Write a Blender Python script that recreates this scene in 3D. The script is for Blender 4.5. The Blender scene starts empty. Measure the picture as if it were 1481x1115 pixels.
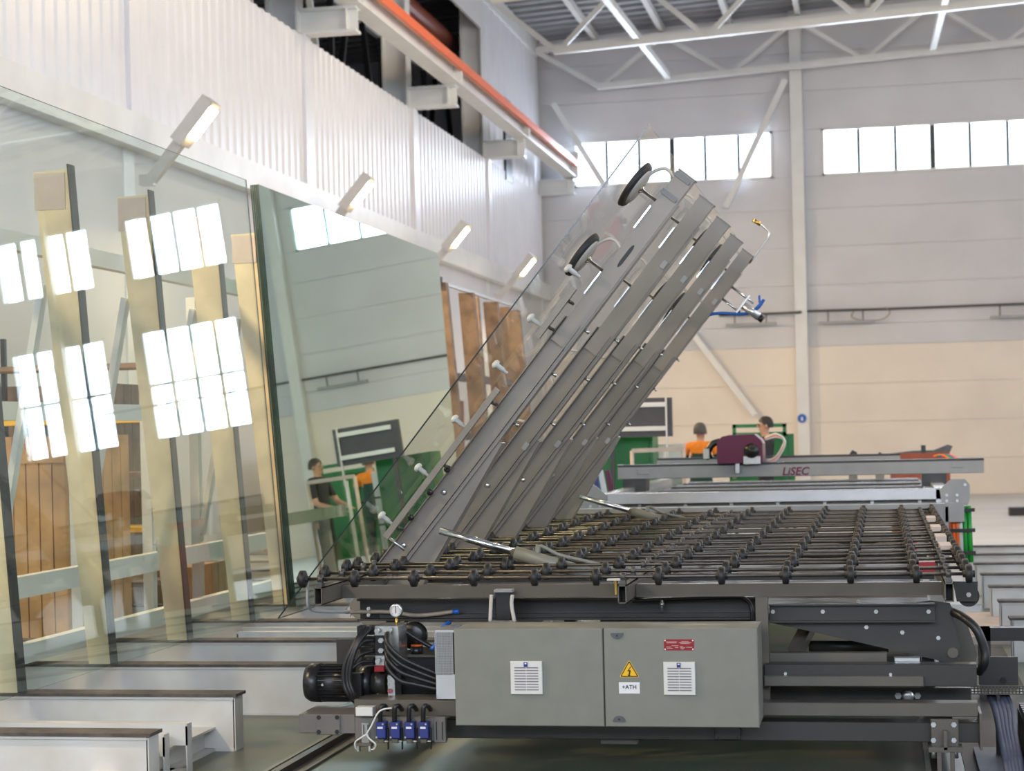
import bpy, bmesh, math, random
from mathutils import Vector, Matrix
random.seed(7)
scn = bpy.context.scene
COL = scn.collection

# ------------------------------------------------------------------ camera
FPX, CX, CY, ROLL, CAMH = 2700.0, 740.5, 624.6, 0.0235, 1.70
YAW = math.atan(math.hypot(534.5, 12.6) / FPX)
F_ = Vector((-math.sin(YAW), math.cos(YAW), 0)); R_ = Vector((math.cos(YAW), math.sin(YAW), 0)); U_ = Vector((0, 0, 1))
cd = bpy.data.cameras.new('camera'); cam = bpy.data.objects.new('camera', cd); COL.objects.link(cam)
cd.sensor_fit = 'HORIZONTAL'; cd.sensor_width = 36.0; cd.lens = 36.0 * FPX / 1481.0
cd.shift_y = (CY - 557.5) / 1481.0; cd.clip_end = 300
xa = R_ * math.cos(ROLL) - U_ * math.sin(ROLL); ya = R_ * math.sin(ROLL) + U_ * math.cos(ROLL); za = -F_
cam.matrix_world = Matrix(((xa.x, ya.x, za.x, 0), (xa.y, ya.y, za.y, 0), (xa.z, ya.z, za.z, CAMH), (0, 0, 0, 1)))
cd.dof.use_dof = True; cd.dof.focus_distance = 9.9; cd.dof.aperture_fstop = 3.6
scn.camera = cam

# ------------------------------------------------------------------ world, daylight, exposure
wd = bpy.data.worlds.new('sky'); scn.world = wd; wd.use_nodes = True
bg = wd.node_tree.nodes['Background']; bg.inputs[0].default_value = (0.80, 0.90, 1.0, 1); bg.inputs[1].default_value = 3.0
def area(name, loc, target, sx, sy, power, col):
    l = bpy.data.lights.new(name, 'AREA'); l.shape = 'RECTANGLE'; l.size = sx; l.size_y = sy; l.energy = power; l.color = col
    o = bpy.data.objects.new(name, l); COL.objects.link(o); o.location = loc
    o.rotation_euler = (Vector(target) - Vector(loc)).to_track_quat('-Z', 'Z').to_euler(); return o
DAY = (0.73, 0.82, 1.0)
# daylight through the windows: right-hand wall bands, back wall strips
area('daylight_right_low', (13.9, 11, 4.9), (0, 11, 4.9), 34, 2.8, 2300, DAY)
area('daylight_right_high', (13.9, 11, 8.2), (0, 11, 8.2), 34, 1.4, 600, DAY)
area('daylight_back_strip_a', (-4.77, 45.1, 8.13), (-4.77, 0, 8.13), 4.75, 1.1, 260, DAY)
area('daylight_back_strip_b', (1.33, 45.1, 8.13), (1.33, 0, 8.13), 5.15, 1.1, 280, DAY)
area('daylight_back_tall_a', (7.0, 45.1, 5.0), (7.0, 0, 5.0), 2.6, 2.9, 330, DAY)
area('daylight_back_tall_b', (10.6, 45.1, 5.0), (10.6, 0, 5.0), 2.6, 2.9, 330, DAY)
area('daylight_back_high_a', (7.0, 45.1, 8.4), (7.0, 0, 8.4), 2.6, 1.6, 220, DAY)
area('daylight_back_high_b', (10.6, 45.1, 8.4), (10.6, 0, 8.4), 2.6, 1.6, 220, DAY)
area('daylight_front', (1.0, -7.8, 6.2), (1.0, 10, 4.0), 16, 3.6, 1300, DAY)
scn.view_settings.view_transform = 'Standard'; scn.view_settings.look = 'None'
scn.view_settings.gamma = 1.0; scn.view_settings.use_curve_mapping = False
scn.view_settings.exposure = 0.18
try:
    scn.cycles.transparent_max_bounces = 40; scn.cycles.max_bounces = 10; scn.cycles.sample_clamp_indirect = 6.0
    scn.cycles.caustics_reflective = False; scn.cycles.caustics_refractive = False
except Exception: pass

# ------------------------------------------------------------------ helpers
def P(px, py, Y):
    """world point of a measured photo point that lies on the plane y = Y"""
    X = px - CX; Yv = -(py - CY)
    u = X * math.cos(ROLL) + Yv * math.sin(ROLL); v = -X * math.sin(ROLL) + Yv * math.cos(ROLL)
    d = F_ + R_ * (u / FPX) + U_ * (v / FPX); t = Y / d.y
    return Vector((d.x * t, Y, CAMH + d.z * t))

MATS = {}
def mat(name, col, rough=0.5, metal=0.0, var=0.06, scale=6.0, bump=0.0, emit=None, spec=0.5, dirt=None):
    m = bpy.data.materials.new(name); m.use_nodes = True; nt = m.node_tree; b = nt.nodes['Principled BSDF']
    b.inputs['Roughness'].default_value = rough; b.inputs['Metallic'].default_value = metal
    b.inputs['Specular IOR Level'].default_value = spec
    tc = nt.nodes.new('ShaderNodeTexCoord'); nz = nt.nodes.new('ShaderNodeTexNoise'); nz.inputs['Scale'].default_value = scale
    nz.inputs['Detail'].default_value = 5
    geo = nt.nodes.new('ShaderNodeNewGeometry'); nt.links.new(geo.outputs['Position'], nz.inputs['Vector'])
    mix = nt.nodes.new('ShaderNodeMix'); mix.data_type = 'RGBA'
    c2 = dirt if dirt else tuple(max(0, c * (1 - var * 2)) for c in col)
    mix.inputs['A'].default_value = (*[min(1, c * (1 + var)) for c in col], 1) if not dirt else (*col, 1)
    mix.inputs['B'].default_value = (*c2, 1)
    rmp = nt.nodes.new('ShaderNodeMapRange'); rmp.inputs['From Min'].default_value = 0.35; rmp.inputs['From Max'].default_value = 0.7
    nt.links.new(nz.outputs['Fac'], rmp.inputs['Value']); nt.links.new(rmp.outputs['Result'], mix.inputs['Factor'])
    nt.links.new(mix.outputs['Result'], b.inputs['Base Color'])
    if bump:
        bp = nt.nodes.new('ShaderNodeBump'); bp.inputs['Strength'].default_value = bump; bp.inputs['Distance'].default_value = 0.004
        n2 = nt.nodes.new('ShaderNodeTexNoise'); n2.inputs['Scale'].default_value = scale * 12
        nt.links.new(geo.outputs['Position'], n2.inputs['Vector']); nt.links.new(n2.outputs['Fac'], bp.inputs['Height']); nt.links.new(bp.outputs['Normal'], b.inputs['Normal'])
    if emit:
        b.inputs['Emission Color'].default_value = (*emit[0], 1); b.inputs['Emission Strength'].default_value = emit[1]
    MATS[name] = m; return m

def glass_mat(name, tint, f0=0.04, gain=1.0, gloss=(0.95, 1.0, 0.97)):
    m = bpy.data.materials.new(name); m.use_nodes = True; nt = m.node_tree; nt.nodes.clear()
    out = nt.nodes.new('ShaderNodeOutputMaterial'); mx = nt.nodes.new('ShaderNodeMixShader')
    tr = nt.nodes.new('ShaderNodeBsdfTransparent'); tr.inputs[0].default_value = (*tint, 1)
    gl = nt.nodes.new('ShaderNodeBsdfGlossy'); gl.inputs['Roughness'].default_value = 0.0; gl.inputs['Color'].default_value = (*gloss, 1)
    lw = nt.nodes.new('ShaderNodeLayerWeight'); lw.inputs['Blend'].default_value = 0.5
    pw = nt.nodes.new('ShaderNodeMath'); pw.operation = 'POWER'; pw.inputs[1].default_value = 5
    ma = nt.nodes.new('ShaderNodeMath'); ma.operation = 'MULTIPLY_ADD'; ma.inputs[1].default_value = gain * (1 - f0); ma.inputs[2].default_value = f0; ma.use_clamp = True
    nt.links.new(lw.outputs['Facing'], pw.inputs[0]); nt.links.new(pw.outputs[0], ma.inputs[0]); nt.links.new(ma.outputs[0], mx.inputs[0])
    nt.links.new(tr.outputs[0], mx.inputs[1]); nt.links.new(gl.outputs[0], mx.inputs[2]); nt.links.new(mx.outputs[0], out.inputs[0])
    MATS[name] = m; return m

class MB:
    def __init__(s): s.v = []; s.f = []; s.sm = []
    def add(s, vs, fs, smooth=False):
        o = len(s.v); s.v += [Vector(v) for v in vs]
        for f in fs: s.f.append([i + o for i in f]); s.sm.append(smooth)
        return s
    def box(s, x0, x1, y0, y1, z0, z1):
        return s.add([(x0,y0,z0),(x1,y0,z0),(x1,y1,z0),(x0,y1,z0),(x0,y0,z1),(x1,y0,z1),(x1,y1,z1),(x0,y1,z1)],
                     [(0,3,2,1),(4,5,6,7),(0,1,5,4),(1,2,6,5),(2,3,7,6),(3,0,4,7)])
    def cbox(s, x0, x1, y0, y1, z0, z1, b=0.004):
        """box with chamfered front (min y) edges"""
        return s.add([(x0+b,y0,z0+b),(x1-b,y0,z0+b),(x1-b,y0,z1-b),(x0+b,y0,z1-b),
                      (x0,y0+b,z0),(x1,y0+b,z0),(x1,y0+b,z1),(x0,y0+b,z1),(x0,y1,z0),(x1,y1,z0),(x1,y1,z1),(x0,y1,z1)],
                     [(0,1,2,3),(0,4,5,1),(1,5,6,2),(2,6,7,3),(3,7,4,0),(4,8,9,5),(5,9,10,6),(6,10,11,7),(7,11,8,4),(8,11,10,9)])
    def bar(s, a, b, w, h, up=(0,0,1)):
        a = Vector(a); b = Vector(b); d = (b - a).normalized(); u = Vector(up)
        if abs(d.dot(u)) > .98: u = Vector((1, 0, 0))
        sd = d.cross(u).normalized(); u = sd.cross(d)
        q = []
        for p in (a, b):
            for i, j in ((-1,-1),(1,-1),(1,1),(-1,1)): q.append(p + sd*(i*w/2) + u*(j*h/2))
        return s.add(q, [(0,1,2,3),(4,7,6,5),(0,4,5,1),(1,5,6,2),(2,6,7,3),(3,7,4,0)])
    def cyl(s, a, b, r, n=12, r2=None, caps=True):
        a = Vector(a); b = Vector(b); d = (b - a).normalized(); t = Vector((0,0,1)) if abs(d.z) < .9 else Vector((1,0,0))
        e1 = d.cross(t).normalized(); e2 = d.cross(e1); r2 = r if r2 is None else r2; o = len(s.v)
        for p, rr in ((a, r), (b, r2)):
            for i in range(n):
                an = 2*math.pi*i/n; s.v.append(p + e1*(rr*math.cos(an)) + e2*(rr*math.sin(an)))
        for i in range(n): s.f.append([o+i, o+(i+1)%n, o+n+(i+1)%n, o+n+i][::-1]); s.sm.append(True)
        if caps: s.f.append([o+i for i in range(n)]); s.sm.append(False); s.f.append([o+n+i for i in range(n)][::-1]); s.sm.append(False)
        return s
    def lathe(s, a, d, prof, n=20):
        """prof: (along, radius)"""
        a = Vector(a); d = Vector(d).normalized(); t = Vector((0,0,1)) if abs(d.z) < .9 else Vector((1,0,0))
        e1 = d.cross(t).normalized(); e2 = d.cross(e1); o = len(s.v)
        for h, r in prof:
            for i in range(n):
                an = 2*math.pi*i/n; s.v.append(a + d*h + e1*(r*math.cos(an)) + e2*(r*math.sin(an)))
        for k in range(len(prof)-1):
            for i in range(n): s.f.append([o+k*n+i, o+(k+1)*n+i, o+(k+1)*n+(i+1)%n, o+k*n+(i+1)%n]); s.sm.append(True)
        return s
    def tube(s, pts, r, n=8, sub=6):
        pts = [Vector(p) for p in pts]
        if len(pts) > 2:
            q = []
            e = [pts[0]*2-pts[1]] + pts + [pts[-1]*2-pts[-2]]
            for i in range(1, len(e)-2):
                for k in range(sub):
                    t = k/sub; a,b,c,d = e[i-1],e[i],e[i+1],e[i+2]
                    q.append(.5*((2*b)+(c-a)*t+(2*a-5*b+4*c-d)*t*t+(3*b-a-3*c+d)*t**3))
            pts = q + [pts[-1]]
        o = len(s.v); m = len(pts); ref = None
        for i, p in enumerate(pts):
            d = (pts[min(i+1,m-1)] - pts[max(i-1,0)]).normalized()
            if ref is None: ref = d.cross(Vector((0,0,1)) if abs(d.z) < .9 else Vector((1,0,0))).normalized()
            ref = (ref - d*ref.dot(d)).normalized(); e2 = d.cross(ref)
            for k in range(n):
                an = 2*math.pi*k/n; s.v.append(p + ref*(r*math.cos(an)) + e2*(r*math.sin(an)))
        for i in range(m-1):
            for k in range(n): s.f.append([o+i*n+k, o+i*n+(k+1)%n, o+(i+1)*n+(k+1)%n, o+(i+1)*n+k]); s.sm.append(True)
        s.f.append([o+k for k in range(n)][::-1]); s.sm.append(False); s.f.append([o+(m-1)*n+k for k in range(n)]); s.sm.append(False)
        return s
    def prism(s, poly, y0, y1):
        """poly of (x,z) extruded along y"""
        n = len(poly)
        ar = sum(poly[i][0]*poly[(i+1)%n][1]-poly[(i+1)%n][0]*poly[i][1] for i in range(n))
        if ar < 0: poly = poly[::-1]
        vs = [(x,y0,z) for x,z in poly] + [(x,y1,z) for x,z in poly]
        fs = [list(range(n)), list(range(n,2*n))[::-1]] + [[i, n+i, n+(i+1)%n, (i+1)%n] for i in range(n)]
        return s.add(vs, fs)
    def prismx(s, poly, x0, x1):
        """poly of (y,z) extruded along x"""
        n = len(poly)
        vs = [(x0,y,z) for y,z in poly] + [(x1,y,z) for y,z in poly]
        return s.add(vs, [list(range(n))[::-1], list(range(n,2*n))] + [[i, (i+1)%n, n+(i+1)%n, n+i] for i in range(n)])
    def build(s, name, m, parent=None, recalc=True):
        me = bpy.data.meshes.new(name)
        org = Vector((0,0,0))
        if parent is not None: org = wloc(parent)
        else:
            xs = [v.x for v in s.v]; ys = [v.y for v in s.v]; org = Vector(((min(xs)+max(xs))/2, (min(ys)+max(ys))/2, min(v.z for v in s.v)))
        me.from_pydata([tuple(v - org) for v in s.v], [], s.f)
        me.polygons.foreach_set('use_smooth', s.sm)
        if recalc:
            bm = bmesh.new(); bm.from_mesh(me); bmesh.ops.recalc_face_normals(bm, faces=bm.faces); bm.to_mesh(me); bm.free()
        me.materials.append(MATS[m] if isinstance(m, str) else m); me.update()
        o = bpy.data.objects.new(name, me); COL.objects.link(o)
        if parent is not None: o.parent = parent
        else: o.location = org
        return o
WL = {}
def wloc(o):
    v = Vector(o.location); p = o.parent
    while p is not None: v = v + p.location; p = p.parent
    return v
def tag(o, label=None, cat=None, group=None, kind=None):
    if label: o['label'] = label
    if cat: o['category'] = cat
    if group: o['group'] = group
    if kind: o['kind'] = kind
    return o
def thing(name, loc, label, cat, group=None, kind=None):
    o = bpy.data.objects.new(name, None); COL.objects.link(o); o.location = loc; o.empty_display_size = 0.2
    return tag(o, label, cat, group, kind)
def put(name, me_obj, parent, loc):
    """copy of a built part sharing its mesh"""
    c = bpy.data.objects.new(name, me_obj.data); COL.objects.link(c); c.parent = parent; c.location = loc; return c
def copy_tree(o, parent=None):
    c = o.copy(); COL.objects.link(c); c.parent = parent
    for ch in [x for x in o.children]: copy_tree(ch, c)
    return c
def text_mesh(name, txt, m, parent, origin, size, xdir=(1,0,0), zdir=(0,0,1), shear=0.0, bold=0.0, depth=0.001, label=None):
    cu = bpy.data.curves.new(name, 'FONT'); cu.body = txt; cu.size = size; cu.shear = shear; cu.offset = bold; cu.extrude = depth
    cu.align_x = 'CENTER'; cu.align_y = 'CENTER'; cu.resolution_u = 3
    t = bpy.data.objects.new(name, cu); COL.objects.link(t); dg = bpy.context.evaluated_depsgraph_get()
    me = bpy.data.meshes.new_from_object(t.evaluated_get(dg)); bpy.data.objects.remove(t)
    x = Vector(xdir); z = Vector(zdir); n = x.cross(z)
    o0 = Vector(origin) - wloc(parent)
    for v in me.vertices: c = v.co.copy(); v.co = o0 + x*c.x + z*c.y + n*c.z
    me.materials.clear(); me.materials.append(MATS[m]); me.name = name
    o = bpy.data.objects.new(name, me); COL.objects.link(o); o.parent = parent
    if label: o['label'] = label
    return o

# ------------------------------------------------------------------ materials
mat('white_panel', (.80,.80,.84), .32, var=.02, scale=2)
mat('white_steel', (.78,.79,.78), .38, var=.03, scale=2)
mat('wall_white_dim', (.70,.70,.73), .75, var=.03, scale=.8, bump=.15)  # white paint, greyed to hold the weaker light on the upper back wall
mat('wall_cream_lit', (.88,.80,.71), .75, var=.03, scale=.8, bump=.15)  # cream paint, brightened and warmed for lamp light on the lower back wall
mat('wall_dark', (.20,.20,.21), .8, var=.08, scale=1)
mat('roof_grey', (.33,.34,.37), .6, var=.05, scale=2)
mat('floor_light', (.56,.56,.54), .38, var=.06, scale=.9)
mat('floor_green', (.085,.125,.088), .34, var=.12, scale=1.6, dirt=(.15,.145,.105))
mat('orange', (.95,.16,.02), .35, var=.02)
mat('rust_pipe', (.36,.09,.05), .3, var=.05)
mat('girder_white', (.70,.70,.68), .40, var=.05, scale=3, dirt=(.60,.57,.52))
mat('rubber_black', (.025,.025,.026), .55, var=.1, scale=20)
mat('girder_pad', (.10,.085,.075), .7, var=.2, scale=14)
mat('machine_grey', (.118,.107,.088), .36, var=.05, scale=5)
mat('machine_dark', (.037,.035,.031), .38, var=.06, scale=5)
mat('machine_light', (.34,.345,.345), .35, var=.04, scale=5)
mat('arm_grey', (.255,.226,.188), .36, var=.05, scale=5)
mat('arm_dark', (.16,.15,.14), .36, var=.05, scale=5)
mat('cabinet_grey', (.222,.225,.192), .42, var=.03, scale=8)
mat('chrome', (.80,.81,.82), .12, 1.0, var=.02)
mat('cup_grey', (.55,.51,.47), .4, var=.04, scale=20)
mat('zinc', (.62,.63,.62), .28, .9, var=.05, scale=30)
mat('roller_steel', (.13,.115,.10), .32, .8, var=.1, scale=30)
mat('wheel_black', (.014,.0135,.0135), .5, var=.1, scale=30)
mat('bearing_grey', (.10,.095,.09), .4, .5, var=.1, scale=30)
mat('motor_black', (.014,.014,.015), .32, var=.1, scale=30)
mat('blue_sensor', (.03,.045,.22), .35, var=.05, scale=20)
mat('blue_hose', (.02,.14,.55), .3, var=.03)
mat('white_plastic', (.72,.72,.68), .4, var=.02, scale=20)
mat('grille_dark', (.10,.10,.10), .6, var=.05)
mat('slot_purple', (.22,.19,.22), .6, var=.05)
mat('lock_grey', (.09,.10,.11), .4, var=.03)
mat('red_plate', (.28,.012,.02), .35, var=.02)
mat('warn_yellow', (.90,.52,.01), .4, var=.02)
mat('ink_black', (.012,.012,.014), .5, var=.0)
mat('paper_white', (.80,.80,.82), .5, var=.01)
mat('plum', (.12,.008,.045), .28, var=.04, scale=4)
mat('plum_ink', (.16,.01,.05), .4, var=.0)
mat('hose_tan', (.34,.27,.21), .35, var=.06, scale=20)
mat('hose_clear', (.62,.58,.52), .25, var=.04, scale=20)
mat('brass', (.70,.45,.12), .25, .9, var=.05, scale=30)
mat('gauge_face', (.75,.72,.72), .3, var=.0)
mat('wood_post', (.80,.68,.45), .6, var=.08, scale=5, bump=.1)
mat('wood_crate', (.66,.38,.16), .6, var=.15, scale=4, bump=.2)
mat('wood_old', (.26,.165,.10), .7, var=.2, scale=6, bump=.3)
mat('green_paint', (.01,.16,.035), .4, var=.06, scale=4)
mat('skin', (.55,.32,.22), .5, var=.03)
mat('hair_grey', (.09,.08,.075), .6, var=.2, scale=60)
mat('hair_black', (.02,.016,.014), .5, var=.2, scale=60)
mat('cloth_orange', (.85,.25,.02), .8, var=.05, scale=20)
mat('cloth_green', (.02,.06,.045), .8, var=.05, scale=20)
mat('cloth_black', (.02,.022,.03), .8, var=.05, scale=20)
mat('glass_edge', (.012,.035,.028), .15, var=.1, scale=20)
mat('sheet_edge', (.02,.028,.026), .15, var=.1, scale=20)
mat('lamp_body', (.62,.60,.57), .35, .2, var=.03)
mat('lamp_glow', (1,.85,.6), .5, emit=((1,.72,.36), 30.0), var=0)
mat('bay_glow', (1,.85,.6), .5, emit=((1,.86,.62), 16.0), var=0)
mat('cable_black', (.015,.015,.016), .4, var=.05)
mat('foil', (.10,.115,.17), .5, .0, var=.1, scale=10)
mat('cardboard', (.62,.52,.46), .7, var=.05)
mat('brown_panel', (.05,.04,.035), .35, var=.1)
mat('sign_blue', (.01,.10,.50), .4, var=0)
mat('aluminium', (.72,.73,.75), .25, .7, var=.03)
mat('red_oxide', (.30,.07,.03), .5, var=.1)
mat('green_hose', (.02,.35,.05), .35, var=.03)
glass_mat('rack_glass_clear', (.945,.985,.965), f0=.04, gain=1.0)
glass_mat('rack_glass_front', (.95,.985,.968), f0=.05, gain=3.6, gloss=(.85,1,.93))
glass_mat('rack_glass_green', (.95,.985,.968), f0=.05, gain=1.5, gloss=(.95,1,.975))
glass_mat('sheet_glass', (.98,.99,.98), f0=.03, gain=.42, gloss=(1,.97,.92))
glass_mat('pane_glass', (.98,.99,.99), f0=.04)

# ------------------------------------------------------------------ structure: floor, walls, roof
YB = 44.7
fl = MB().box(-15, 14.2, 17.8, 46, -.1, 0).build('floor', 'floor_light'); tag(fl, kind='structure', label='pale polished concrete hall floor')
fg = MB().box(-15, 14.2, -8.5, 17.8, -.1, 0).build('floor_painted', 'floor_green'); tag(fg, kind='structure', label='worn green painted floor under the machine')

COLX = [-8.0, -1.80, 4.35, 10.5]
COLY = [0.3, 6.5, 12.8, 19.1, 25.4, 31.65, 37.97, 44.3]
# back wall: backing with window openings plus separate panels
WINS = [(-7.15, -2.40, 7.57, 8.68, 6, 1), (-1.23, 3.86, 7.57, 8.68, 6, 1), (5.7, 8.3, 3.5, 6.3, 4, 2), (9.3, 11.9, 3.5, 6.3, 4, 2), (5.7, 8.3, 7.6, 9.2, 4, 1), (9.3, 11.9, 7.6, 9.2, 4, 1)]
wb = thing('wall_back', (0, YB, 0), 'back wall of large pale panels, cream below and white above', None, kind='structure')
def solid_minus(x0, x1, z0, z1):
    """rectangles of [x0,x1]x[z0,z1] left after cutting the windows"""
    rects = [(x0, x1, z0, z1)]
    for (a, b, c, d, _, _) in WINS:
        nr = []
        for (p, q, r, s) in rects:
            if b <= p or a >= q or d <= r or c >= s: nr.append((p, q, r, s)); continue
            if p < a: nr.append((p, a, r, s))
            if b < q: nr.append((b, q, r, s))
            if r < c: nr.append((max(p,a), min(q,b), r, c))
            if d < s: nr.append((max(p,a), min(q,b), d, s))
        rects = nr
    return rects
bk = MB()
for (p, q, r, s) in solid_minus(-15, 14.2, 0, 13.5): bk.box(p, q, YB+.03, YB+.3, r, s)
bk.build('backing', 'wall_white_dim', wb)
zr = [0, .85, 1.75, 2.65, 3.55, 4.05, 5.0, 5.9, 6.8, 7.57, 8.68, 9.6, 10.5, 11.4, 12.4]
for ci in range(3):
    xa0 = COLX[ci] + (.12 if ci else -.1); xa1 = COLX[ci+1] - .12
    for k in range(len(zr)-1):
        for (p, q, r, s) in solid_minus(xa0, xa1, zr[k], zr[k+1]):
            if q - p < .08 or s - r < .08: continue
            MB().cbox(p+.003, q-.003, YB, YB+.05, r+.003, s-.003, .002).build('panel', 'wall_cream_lit' if zr[k+1] <= 3.6 else 'wall_white_dim', wb)
wi = 0
for (a, b, c, d, n, rows) in WINS:
    wi += 1
    w = thing('window_%d' % wi, ((a+b)/2, YB, c), 'strip window with %d bright panes high in the back wall' % n if rows == 1 else 'tall window of small panes in the back wall', None, kind='structure')
    fr = MB(); t = .05
    fr.box(a, b, YB-.03, YB+.12, c, c+t).box(a, b, YB-.03, YB+.12, d-t, d).box(a, a+t, YB-.03, YB+.12, c, d).box(b-t, b, YB-.03, YB+.12, c, d)
    fr.build('frame', 'white_steel', w)
    for i in range(1, n):
        x = a + (b-a)*i/n; ww = .06 if (i % 3 == 0 and rows == 1) else .034
        MB().box(x-ww, x+ww, YB-.02, YB+.1, c, d).build('mullion', 'machine_dark', w)
    for j in range(1, rows):
        z = c + (d-c)*j/rows; MB().box(a, b, YB-.02, YB+.1, z-.03, z+.03).build('transom', 'white_steel', w)
    for i in range(n):
        for j in range(rows):
            MB().box(a+(b-a)*i/n+.01, a+(b-a)*(i+1)/n-.01, YB+.05, YB+.056, c+(d-c)*j/rows+.01, c+(d-c)*(j+1)/rows-.01).build('pane', 'pane_glass', w)

# left wall
WXL = -7.95
wl = thing('wall_left', (WXL, 20, 0), 'white left wall with ribbed metal sheets between the columns', None, kind='structure')
MB().box(WXL-.25, WXL-.02, -8, YB, 0, 5.0).build('lower_wall', 'wall_white_dim', wl)
def corr(y0, y1, z0, z1, x, pitch=.27, dep=.022):
    m = MB(); n = max(2, int((y1-y0)/pitch)); pts = []
    for i in range(n):
        b = y0 + (y1-y0)*i/n; p = (y1-y0)/n
        pts += [(x-dep, b), (x-dep, b+p*.38), (x, b+p*.5), (x, b+p*.88)]
    pts.append((x-dep, y1))
    vs = []; 
    for (xx, yy) in pts: vs += [(xx, yy, z0), (xx, yy, z1)]
    for (xx, yy) in pts: vs += [(xx-.01, yy, z0), (xx-.01, yy, z1)]
    k = len(pts); fs = []
    for i in range(k-1):
        fs.append((2*i, 2*i+1, 2*i+3, 2*i+2)); fs.append((2*k+2*i, 2*k+2*i+2, 2*k+2*i+3, 2*k+2*i+1)); fs.append((2*i+1, 2*k+2*i+1, 2*k+2*i+3, 2*i+3)); fs.append((2*i, 2*i+2, 2*k+2*i+2, 2*k+2*i))
    return m.add(vs, fs)
for i in range(2, 7):
    y0 = COLY[i] + .16; y1 = COLY[i+1] - .04
    corr(y0, y1, 5.2, 7.37, WXL+.05).build('ribbed_sheet', 'white_panel', wl)
    MB().box(WXL-.02, WXL+.10, COLY[i]-.14, COLY[i]+.16, 5.0, 7.37).build('cover_strip', 'white_panel', wl)
    MB().box(WXL+.0, WXL+.02, COLY[i]-.16, COLY[i]-.13, 5.2, 7.37).build('joint', 'bearing_grey', wl)
# upper white cladding in the far bay with the dark slit window
for (a, b) in ((38.1, 39.3), (39.31, 40.5), (40.51, 41.7), (41.71, 42.9), (42.91, 44.1)):
    corr(a, b, 7.37, 10.75, WXL+.02, pitch=.6, dep=.02).build('upper_sheet', 'white_panel', wl)
MB().box(WXL-.02, WXL+.06, 39.9, 40.6, 7.2, 9.0).build('slit_window', 'motor_black', wl)
MB().box(WXL-.05, WXL+.05, 38, 44.2, 10.7, 11.1).build('eaves_beam', 'white_steel', wl)
MB().box(WXL-.02, WXL+.03, 31.7, 37.9, 10.05, 11.6).build('fascia', 'white_panel', wl)
tr1 = MB().box(WXL-.03, WXL+.16, -8, YB, 4.86, 5.23).build('trim_1', 'white_steel'); tag(tr1, kind='structure', label='white horizontal steel band under the ribbed sheets')
# dark neighbouring bay behind the open strip above the sheets
nb = thing('wall_neighbour', (-14, 20, 0), 'dim grey wall of the neighbouring bay', None, kind='structure')
MB().box(-14.3, -14, -8, YB, 0, 13).build('backing', 'wall_dark', nb)
for z in (8.2, 9.6, 10.8): MB().box(-9.7, -9.6, 5, YB, z, z+.12).build('rail', 'white_steel', nb)
for i, y in enumerate((22, 25.5, 29, 32.5, 36, 39.5)):
    MB().bar((-9.6, y, 7.0), (-9.6, y+1.6, 10.8), .1, .1).build('brace', 'white_steel' if i < 3 else 'motor_black', nb)
    MB().bar((-9.6, y+1.6, 10.8), (-9.6, y+3.2, 7.0), .1, .1).build('brace', 'white_steel' if i < 3 else 'motor_black', nb)
    MB().box(-9.65, -9.55, y-.05, y+.05, 6, 11).build('upright', 'white_steel' if i < 3 else 'motor_black', nb)
wr = thing('wall_right', (13.6, 18, 0), 'right wall with long window bands', None, kind='structure')
for (a, b) in ((0, 3.5), (6.3, 7.5), (8.9, 13.5)): MB().box(13.4, 13.7, -8, YB, a, b).build('wall_band', 'wall_white_dim', wr)
MB().box(13.4, 13.7, 28.1, YB, 3.5, 8.9).build('wall_band', 'wall_white_dim', wr)
for k in range(11):
    y = -6 + k*3.1
    MB().box(13.4, 13.7, y-.25, y+.25, 3.5, 6.3).build('pier', 'wall_white_dim', wr); MB().box(13.4, 13.7, y-.25, y+.25, 7.5, 8.9).build('pier', 'wall_white_dim', wr)
    for d in (.65, 1.3, 1.95, 2.6):
        if d < 2.5: MB().box(13.5, 13.58, y+d-.03, y+d+.03, 3.5, 6.3).build('mullion', 'machine_light', wr)
    MB().box(13.5, 13.58, y, y+3.1, 4.85, 4.95).build('transom', 'machine_light', wr)
wf = thing('wall_front', (0, -8, 0), 'front wall behind the viewer', None, kind='structure')
for (a, b, c, d) in ((-15, 14.2, 0, 4.2), (-15, 14.2, 8.2, 13.5), (-15, -7, 4.2, 8.2), (9, 14.2, 4.2, 8.2)): MB().box(a, b, -8.3, -8, c, d).build('wall_band', 'wall_white_dim', wf)
# roof
RZ = lambda x: 11.15 + .055*(x+8) if x < 3 else 11.15 + .055*11 - .055*(x-3)
rf = thing('ceiling', (0, 18, 11), 'grey ribbed metal roof underside', None, kind='structure')
for (a, b) in ((-15, -8), (-8, 3), (3, 14.2)):
    m = MB()
    for k in range(int((b-a)/1.0)):
        pass
    za_, zb_ = RZ(a), RZ(b)
    m.add([(a,-8,za_),(b,-8,zb_),(b,46,zb_),(a,46,za_),(a,-8,za_+.2),(b,-8,zb_+.2),(b,46,zb_+.2),(a,46,za_+.2)], [(0,3,2,1),(4,5,6,7),(0,1,5,4),(1,2,6,5),(2,3,7,6),(3,0,4,7)])
    m.build('deck', 'roof_grey', rf)
    y = 20.0
    while y < 44.6:
        q = MB(); q.bar((a, y, RZ(a)-.03), (b, y, RZ(b)-.03), .10, .06); q.build('rib', 'roof_grey', rf); y += .55
for x in (-6.5, -4.9, -3.3, -1.7, -.1, 1.5, 3.1): MB().box(x-.06, x+.06, 15, 44.6, RZ(x)-.24, RZ(x)-.06).build('purlin', 'white_steel', rf)

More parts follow.
